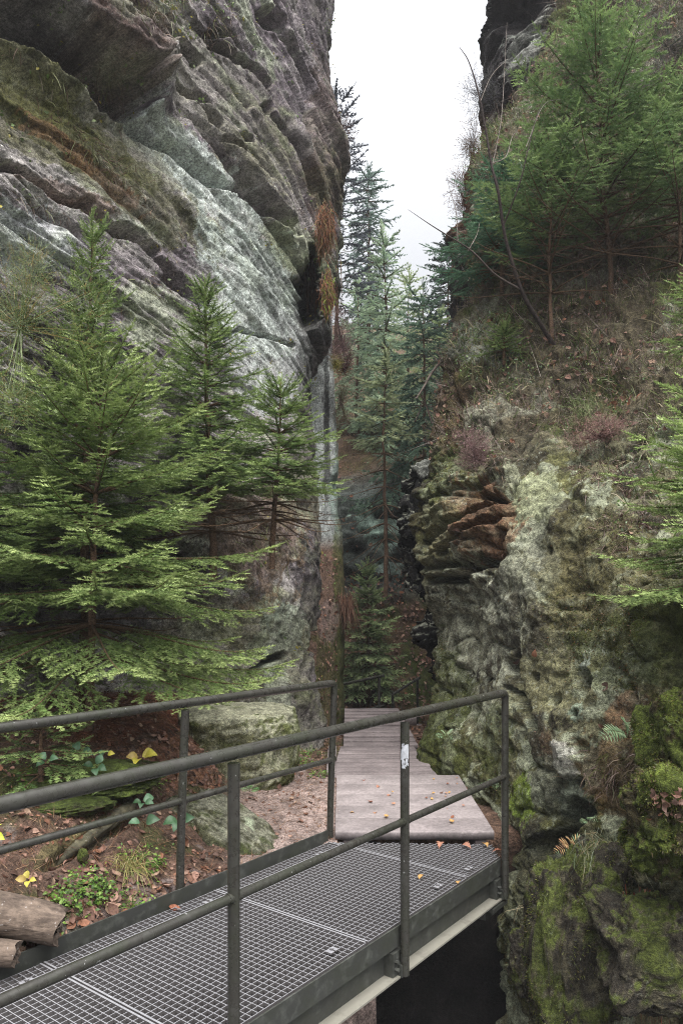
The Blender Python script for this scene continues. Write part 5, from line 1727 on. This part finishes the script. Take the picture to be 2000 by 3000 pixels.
def fern(label, c, n, L, col, seed, spreadx=1.0, name='fern', face=(0, -1, .35), dry=0.0):
    rs = np.random.default_rng(seed)
    t = empty(name, tuple(c))
    tag(t, label, 'fern')
    for i in range(n):
        k = (i + .5) / n * 2 - 1
        d0 = nrm(np.array([k * spreadx, face[1] * .45, face[2] + .5 * (1 - abs(k)) + rs.uniform(-.25, .3)]))
        l = L * rs.uniform(.75, 1.1)
        m = 10
        ts = np.linspace(0, 1, m)[:, None]
        ax = np.asarray(c) + d0 * l * ts + np.array([0, 0, -.35 * l]) * ts ** 2
        T = nrm(np.gradient(ax, axis=0))
        S = nrm(np.cross(T, np.array([0, -.6, .8])))
        a = Acc()
        a.tube(ax, np.linspace(.0016, .0006, m), lin(104, 84, 56), 4, caps=False)
        o, X, C = [], [], []
        for j in range(1, m):
            for sg in (-1, 1):
                o.append(ax[j]); X.append(S[j] * sg * .95 + T[j] * .35 + rs.normal(0, .06, 3))
                C.append(col[rs.integers(0, len(col))] * rs.uniform(.8, 1.2))
        o, X = np.array(o), nrm(np.array(X))
        w = np.repeat(.26 * l * np.sin(np.linspace(.25, 3.05, m - 1)) ** .8, 2)[:, None]
        Y = nrm(np.cross(np.array([0, -.6, .8]), X)); Z = np.cross(X, Y)
        a.inst(leaf_tpl([(0, .05), (.3, .085), (.7, .06), (1, .01)], .1, .1)[0], leaf_tpl([(0, .08), (.3, .17), (.7, .11), (1, .01)])[1], o, X * w, Y * w, Z * w, np.array(C))
        a.build('frond', M_PLANT, t)


FG = [lin(126, 152, 116), lin(146, 164, 124), lin(112, 140, 100)]
FB = [lin(172, 134, 96), lin(150, 116, 84), lin(186, 160, 110)]


def fern_at(x, y, *args, **kw):
    c, nn = Rk.near(x, y)
    fern(args[0], c + nn * .03, *args[1:], **kw)


fern_at(1835, 2170, 'pale green fern fanning out over the rusty moss on the right rock', 9, .24, FG, 21, 1.3)
fern_at(1925, 2150, 'small upright fern right beside the large pale green one', 4, .15, FG, 22, .7)
fern_at(1405, 2300, 'small green fern at the rock foot by the end railing post', 5, .14, FG, 23, 1.2)
fern_at(1640, 2490, 'withering fern, half green half tan, above the grass clump', 6, .17, FB + FG[:1], 24, 1.1)
fern_at(1680, 2410, 'slim green fern hanging above the withering one', 3, .13, FG, 25, .8)
fern_at(1330, 2165, 'bluish green fern tuft where boardwalk meets the right rock', 4, .16, FG, 26, 1.0)
c_, n_ = G.near(735, 2320)
fern('small green fern beside the middle rail at the edge of the dirt path', c_ + np.array([0, 0, .02]), 3, .12, [lin(96, 146, 84), lin(110, 156, 98)], 27, 1.0)


def tuft(name, label, c, n, L, w, cols, seed, d=(0, -.5, .6), spread=.5, sag=.6, cat='grass tuft', base_r=.04, mat=None):
    rs = np.random.default_rng(seed)
    a = Acc()
    p = np.asarray(c) + rs.normal(0, base_r, (n, 3))
    cl_ = np.array(cols)[rs.integers(0, len(cols), n)] * rs.uniform(.65, 1.3, (n, 1))
    blades(a, p, np.array(d) + rs.normal(0, spread, (n, 3)), L * rs.uniform(.4, 1.15, n), w * rs.uniform(.6, 1.2, n), cl_, rs, sag)
    o = a.build(name, mat or M_PLANT, smooth=False)
    o2 = tag(o, label, cat)
    return o2


def tuft_at(S_, x, y, off, *args, **kw):
    c, nn = S_.near(x, y)
    return tuft(args[0], args[1], c + nn * off, *args[2:], **kw)


tuft_at(Rk, 1745, 2480, .10, 'grass_tuft', 'grey green grass clump hanging over the rock below the withering fern', 420, .26, .0022, [lin(120, 128, 104), lin(140, 140, 110), lin(150, 136, 104), lin(96, 110, 84)], 31, d=(0, -.45, .1), spread=.3, sag=1.1, base_r=.06)
tuft_at(Rk, 1560, 2700, .08, 'grass_tuft', 'straw coloured grass tuft below the bridge end post', 260, .2, .002, list(STRAW), 32, d=(-.1, -.4, .1), spread=.3, sag=1.1, base_r=.05)
tuft_at(Rk, 1750, 2570, .08, 'hanging_roots', 'brown root fibres hanging under the grey grass clump', 200, .34, .003, [lin(104, 70, 52), lin(84, 56, 42), lin(128, 88, 62)], 33, d=(0, -.2, -1), spread=.18, sag=.3, cat='roots', base_r=.05, mat=M_TWIG)
tuft_at(Rk, 1950, 2760, .22, 'hanging_roots', 'curtain of reddish roots hanging in the bottom right corner', 420, .5, .0035, [lin(136, 84, 66), lin(112, 66, 52), lin(150, 110, 88), lin(90, 58, 46)], 34, d=(0, -.1, -1), spread=.12, sag=.3, cat='roots', base_r=.05, mat=M_TWIG)
tuft_at(Rk, 1690, 2010, .03, 'hanging_roots', 'dark hanging tuft in a hole of the right rock', 160, .12, .002, [lin(60, 50, 40), lin(84, 70, 50)], 35, d=(0, -.3, -.8), spread=.35, sag=.4, cat='roots', base_r=.02, mat=M_TWIG)
tuft_at(G, 375, 2540, .02, 'grass_tuft', 'tuft of dry yellow grass bending down the left bank', 170, .26, .0022, [lin(172, 158, 104), lin(150, 140, 84), lin(120, 130, 70), lin(186, 170, 126)], 36, d=(.15, -.4, .5), spread=.4, sag=1.0, base_r=.03)
tuft_at(G, 385, 2660, .01, 'grass_tuft', 'low green grass tuft beside the toe plate', 120, .1, .002, [lin(104, 128, 60), lin(88, 112, 52)], 37, d=(0, -.2, .8), spread=.5, sag=.4, base_r=.03)
c_, n_ = B.near(1012, 1780)
tuft('hanging_roots', 'rusty mat of roots hanging off the edge of the rock rib', c_ + np.array([.02, -.05, .1]), 420, .42, .0035, [lin(104, 74, 60), lin(88, 62, 52), lin(76, 56, 46), lin(120, 96, 80)], 38, d=(.12, -.1, -1), spread=.26, sag=.3, cat='roots', base_r=.06, mat=M_TWIG)
# orange bracken and root curtain by the cave, heather bushes on the rim
OR = [lin(148, 100, 72), lin(128, 88, 66), lin(112, 86, 70), lin(96, 72, 60), lin(118, 106, 70)]
c_, n_ = L.near(945, 735)
tuft('dead_bracken', 'orange dead bracken hanging beside the cave hole of the left cliff', c_ + np.array([.05, -.3, .12]), 1900, .14, .0035, OR, 39, d=(.1, -.15, -.8), spread=.4, sag=.7, cat='bracken', base_r=np.array([.045, .05, .13]), mat=M_DRY)
c_, n_ = L.near(935, 905)
tuft('dead_bracken', 'lower orange and green bracken tuft under the cave hole', c_ + np.array([.05, -.3, .1]), 900, .12, .0035, OR[:3] + [lin(130, 150, 60)], 40, d=(.1, -.15, -.8), spread=.4, sag=.6, cat='bracken', base_r=np.array([.035, .04, .11]), mat=M_DRY)
tuft('hanging_roots', 'brown root curtain between the two orange bracken tufts', L.near(930, 800)[0] + np.array([.05, -.25, .1]), 300, .75, .006, [lin(96, 72, 62), lin(76, 58, 50), lin(120, 92, 74)], 41, d=(.05, -.1, -1), spread=.16, sag=.2, cat='roots', base_r=.10, mat=M_TWIG)


def bush(name, label, c, rad, n, L, cols, seed, tpl=None, mat=None, cat='bush', sqz=(1, 1, 1)):
    rs = np.random.default_rng(seed)
    t = empty(name, tuple(c)); tag(t, label, cat)
    d = nrm(rs.normal(0, 1, (n, 3)) + np.array([0, -.2, .25]))
    rr = rad * rs.uniform(.25, 1, (n, 1)) * (1 + .35 * vnoise(d * 2.2, seed))[:, None]
    sub = rs.normal(0, .42, (7, 3)) * rad
    wh = rs.integers(0, 7, n)
    tipp = np.asarray(c) + (sub[wh] + d * rr * rs.uniform(.35, .75, 7)[wh][:, None]) * np.array(sqz)
    a = Acc()
    k = rs.choice(n, min(n, 90), replace=False)
    ribbons(a, np.asarray(c) + (tipp[k] - np.asarray(c)) * .05 + rs.normal(0, .01, (len(k), 3)), tipp[k], .004, np.array(cols)[rs.integers(0, len(cols), len(k))] * .7, rs)
    a.build('stems', M_TWIG, t, smooth=False)
    a = Acc()
    cc = np.array(cols)[rs.integers(0, len(cols), n)] * rs.uniform(.65, 1.3, (n, 1))
    place_shoots(a, tpl or TPL_HEATH, tipp, d + rs.normal(0, .6, (n, 3)) + np.array([0, 0, .3]), L * rs.uniform(.5, 1.2, n), cc, rs, rs.normal(0, 1, (n, 3)))
    a.build('foliage', mat or M_TWIG, t, smooth=False)


HE = [lin(122, 96, 100), lin(104, 82, 84), lin(136, 112, 110), lin(96, 82, 70)]
HG = [lin(112, 112, 78), lin(128, 120, 92), lin(100, 96, 74)]
bush('heather_bush', 'large purplish heather bush hanging off the rim of the left cliff', W(1000, 1005, 9.6), .30, 2200, .09, HE, 51, sqz=(.75, .8, 1.3))
bush('heather_bush', 'rusty brown heather bush just below the large purplish one', W(1008, 1085, 9.7), .17, 700, .09, [lin(104, 66, 54), lin(84, 56, 50)], 52, sqz=(.6, .8, 1.2))
bush('heather_bush', 'yellow green cushion plant between cliff edge and heather', W(983, 1070, 9.3), .10, 400, .06, [lin(140, 132, 66), lin(120, 116, 60)], 53)
bush('heather_bush', 'olive brown bush lower on the rim above the pale pillars', W(1000, 1180, 10.0), .22, 1000, .09, HG + HE[:1], 54, sqz=(.7, .8, 1.5))
bush('heather_bush', 'pink grey heather bush on the brow of the right rock', Rk.near(1360, 1340)[0] + np.array([0, -.08, .06]), .22, 1500, .08, [lin(150, 122, 122), lin(130, 104, 104), lin(118, 98, 92)], 55, sqz=(1, .8, .8))
bush('heather_bush', 'brownish pink heather bush above the dark recess on the right slope', Rk.near(1735, 1285)[0] + np.array([0, -.08, .06]), .2, 1300, .075, [lin(140, 108, 104), lin(118, 92, 86)], 56, sqz=(1.2, .8, .7))
bush('heather_bush', 'green heather bush left of the brownish pink one', Rk.near(1690, 1215)[0] + np.array([0, -.06, .06]), .17, 1000, .075, [lin(104, 118, 76), lin(120, 130, 90)], 57)
bush('leafy_bush', 'grey green small leaved bush at the left edge behind the big spruce', W(60, 960, 4.45), .40, 3600, .06, [lin(124, 140, 92), lin(140, 150, 116), lin(104, 122, 72), lin(150, 130, 80)], 58, mat=M_PLANT, sqz=(.9, .6, 1.35))
bush('leafy_bush', 'leafy green shrub hanging over the block at the top of the left cliff', L.near(540, 40)[0] + np.array([.05, -.5, .05]), .36, 1900, .08, [lin(112, 134, 84), lin(128, 144, 96), lin(96, 116, 70), lin(140, 120, 90)], 59, mat=M_PLANT, sqz=(1.2, .6, .7))
bush('heather_bush', 'grey twiggy bush in the upper right corner of the slope', Rk.near(1930, 180)[0] + np.array([0, -.2, .1]), .6, 2200, .16, [lin(120, 116, 112), lin(100, 108, 96), lin(136, 124, 116)], 60, sqz=(1, .7, 1.1))
for i, (x, y, r_, sd, lb) in enumerate(((1425, 270, .35, 61, 'dark thin shrub on the crag edge high against the sky'), (1385, 470, .30, 62, 'brownish shrub on the crag rim below the dark thin one'),
                                      (1362, 590, .26, 63, 'reddish brown shrub clinging to the lower crag rim'), (985, 400, .25, 64, 'purple brown shrub on the bulge of the left cliff edge'))):
    bush('cliff_shrub', lb, W(x, y, 11.0 if i < 3 else 10.6), r_, 520, .16, ([lin(70, 66, 72), lin(84, 84, 80)], [lin(110, 84, 60), lin(84, 72, 60)], [lin(116, 78, 56), lin(90, 66, 54)], [lin(84, 66, 66), lin(98, 74, 66)])[i], sd, sqz=(.6, .6, 1.5))
# snag at the edge of the gorge
sg = empty('dead_snag', tuple(W(1265, 1235, 8.3))); tag(sg, 'broken grey dead branch sticking out from the right rim into the gap', 'branch')
for pts, r_ in (([(1290, 1060, 8.5), (1262, 1095, 8.4), (1243, 1130, 8.3), (1218, 1168, 8.2)], .016), ([(1265, 1240, 8.3), (1248, 1190, 8.3), (1230, 1152, 8.25)], .012), ([(1216, 1235, 8.2), (1232, 1195, 8.25), (1240, 1150, 8.3)], .007), ([(1272, 1190, 8.3), (1242, 1190, 8.3)], .006)):
    a = Acc(); a.tube(curve(pts, 12), np.linspace(r_, r_ * .5, 12), lin(96, 86, 80) if r_ > .013 else lin(60, 50, 46), 6); a.build('limb', M_BARK, sg)

# ------------------------------------------------------------------ single fallen leaves
def leaf_obj(label, p, N, size, c, tpl, seed, group):
    rs = np.random.default_rng(seed)
    a = Acc()
    Z = nrm(N + rs.normal(0, .22, 3)); X = nrm(np.cross(Z, rs.normal(0, 1, 3))); Y = np.cross(Z, X)
    a.inst(tpl[0], tpl[1], np.asarray(p)[None], (X * size)[None], (Y * size)[None], (Z * size)[None], np.array([c]))
    o = a.build('fallen_leaf', M_DRY)
    tag(o, label, 'leaf', group)


LB = [lin(176, 132, 106), lin(186, 146, 92), lin(138, 90, 70), lin(166, 120, 100)]
i = 0
for x, y, sz, k, tpl, lb in ((1285, 2486, .08, 3, OAK, 'lobed tan oak leaf lying on the grating close to the first board'), (1378, 2486, .08, 3, OAK, 'lobed pinkish oak leaf lying right of the tan one on the grating'),
                       (1428, 2482, .07, 1, OAK, 'upper orange oak leaf in the far right corner of the grating'), (1440, 2496, .08, 2, OAK, 'lower brown oak leaf in the far right corner of the grating'),
                       (1226, 2578, .05, 1, BEECH, 'small orange yellow leaf in the middle of the grating'), (1340, 2592, .04, 1, BEECH, 'small yellow leaf near the right edge of the grating'),
                       (509, 2668, .08, 2, BEECH2, 'curled red brown leaf leaning on the toe plate'), (80, 2892, .05, 1, BEECH, 'orange leaf on the grating at the left edge under the lower rail'),
                       (163, 2908, .04, 0, BEECH, 'pale tan leaf on the grating beside the lower rail')):
    d_ = 1.61 * FPX / (y - HZ)
    leaf_obj(lb, W(x, y, d_) + np.array([0, 0, .012]), UP, sz, LB[k], tpl, 900 + i, 'leaves on the bridge grating'); i += 1
rl = np.random.default_rng(8)
for k in range(26):
    y_ = rl.uniform(4.8, 6.15); x_ = rl.choice([rl.uniform(0, .9), rl.uniform(.65, .95)])
    leaf_obj('small pale fallen leaf lying on the wide boardwalk section', (x_, y_, .056), UP, rl.uniform(.025, .05), LB[rl.integers(0, 4)], (BEECH, BEECH2)[k % 2], 950 + k, 'leaves on the boardwalk')
pp, NN = G.scatter(60, blob(gpx, gpy, 300, 2660, 220, 80, -20) * bank, rl)
for k in range(60):
    leaf_obj('brown fallen leaf on the leafy bank left of the grating deck', pp[k] + NN[k] * .014, NN[k], rl.uniform(.045, .075), np.array(C_LEAF[rl.integers(0, 8)]) * 1.1, (BEECH, BEECH2)[k % 2], 1000 + k, 'larger leaves on the left bank')
pp, NN = G.scatter(36, blob(gpx, gpy, 590, 2230, 120, 80, 10) * bank, rl)
for k in range(36):
    leaf_obj('brown fallen leaf on the soil between spruce and pale boulder', pp[k] + NN[k] * .014, NN[k], rl.uniform(.045, .075), np.array(C_LEAF[rl.integers(0, 8)]) * 1.1, (BEECH, BEECH2)[k % 2], 1100 + k, 'leaves beside the pale boulder')

# ------------------------------------------------------------------ damp air: far trees pale a little
hz = bpy.data.materials.new('damp_air')
hz.use_nodes = True
hn = hz.node_tree
hn.nodes.remove(hn.nodes['Principled BSDF'])
pv = hn.nodes.new('ShaderNodeVolumePrincipled')
pv.inputs['Color'].default_value = (.92, .95, 1, 1)
pv.inputs['Density'].default_value = .0014
hn.links.new(pv.outputs[0], hn.nodes['Material Output'].inputs['Volume'])
a = Acc()
a.box((0, 24, 6.5), (32, 0, 0), (0, 34, 0), (0, 0, 12.5), white)
o = a.build('haze', hz, smooth=False)
tag(o, kind='stuff')
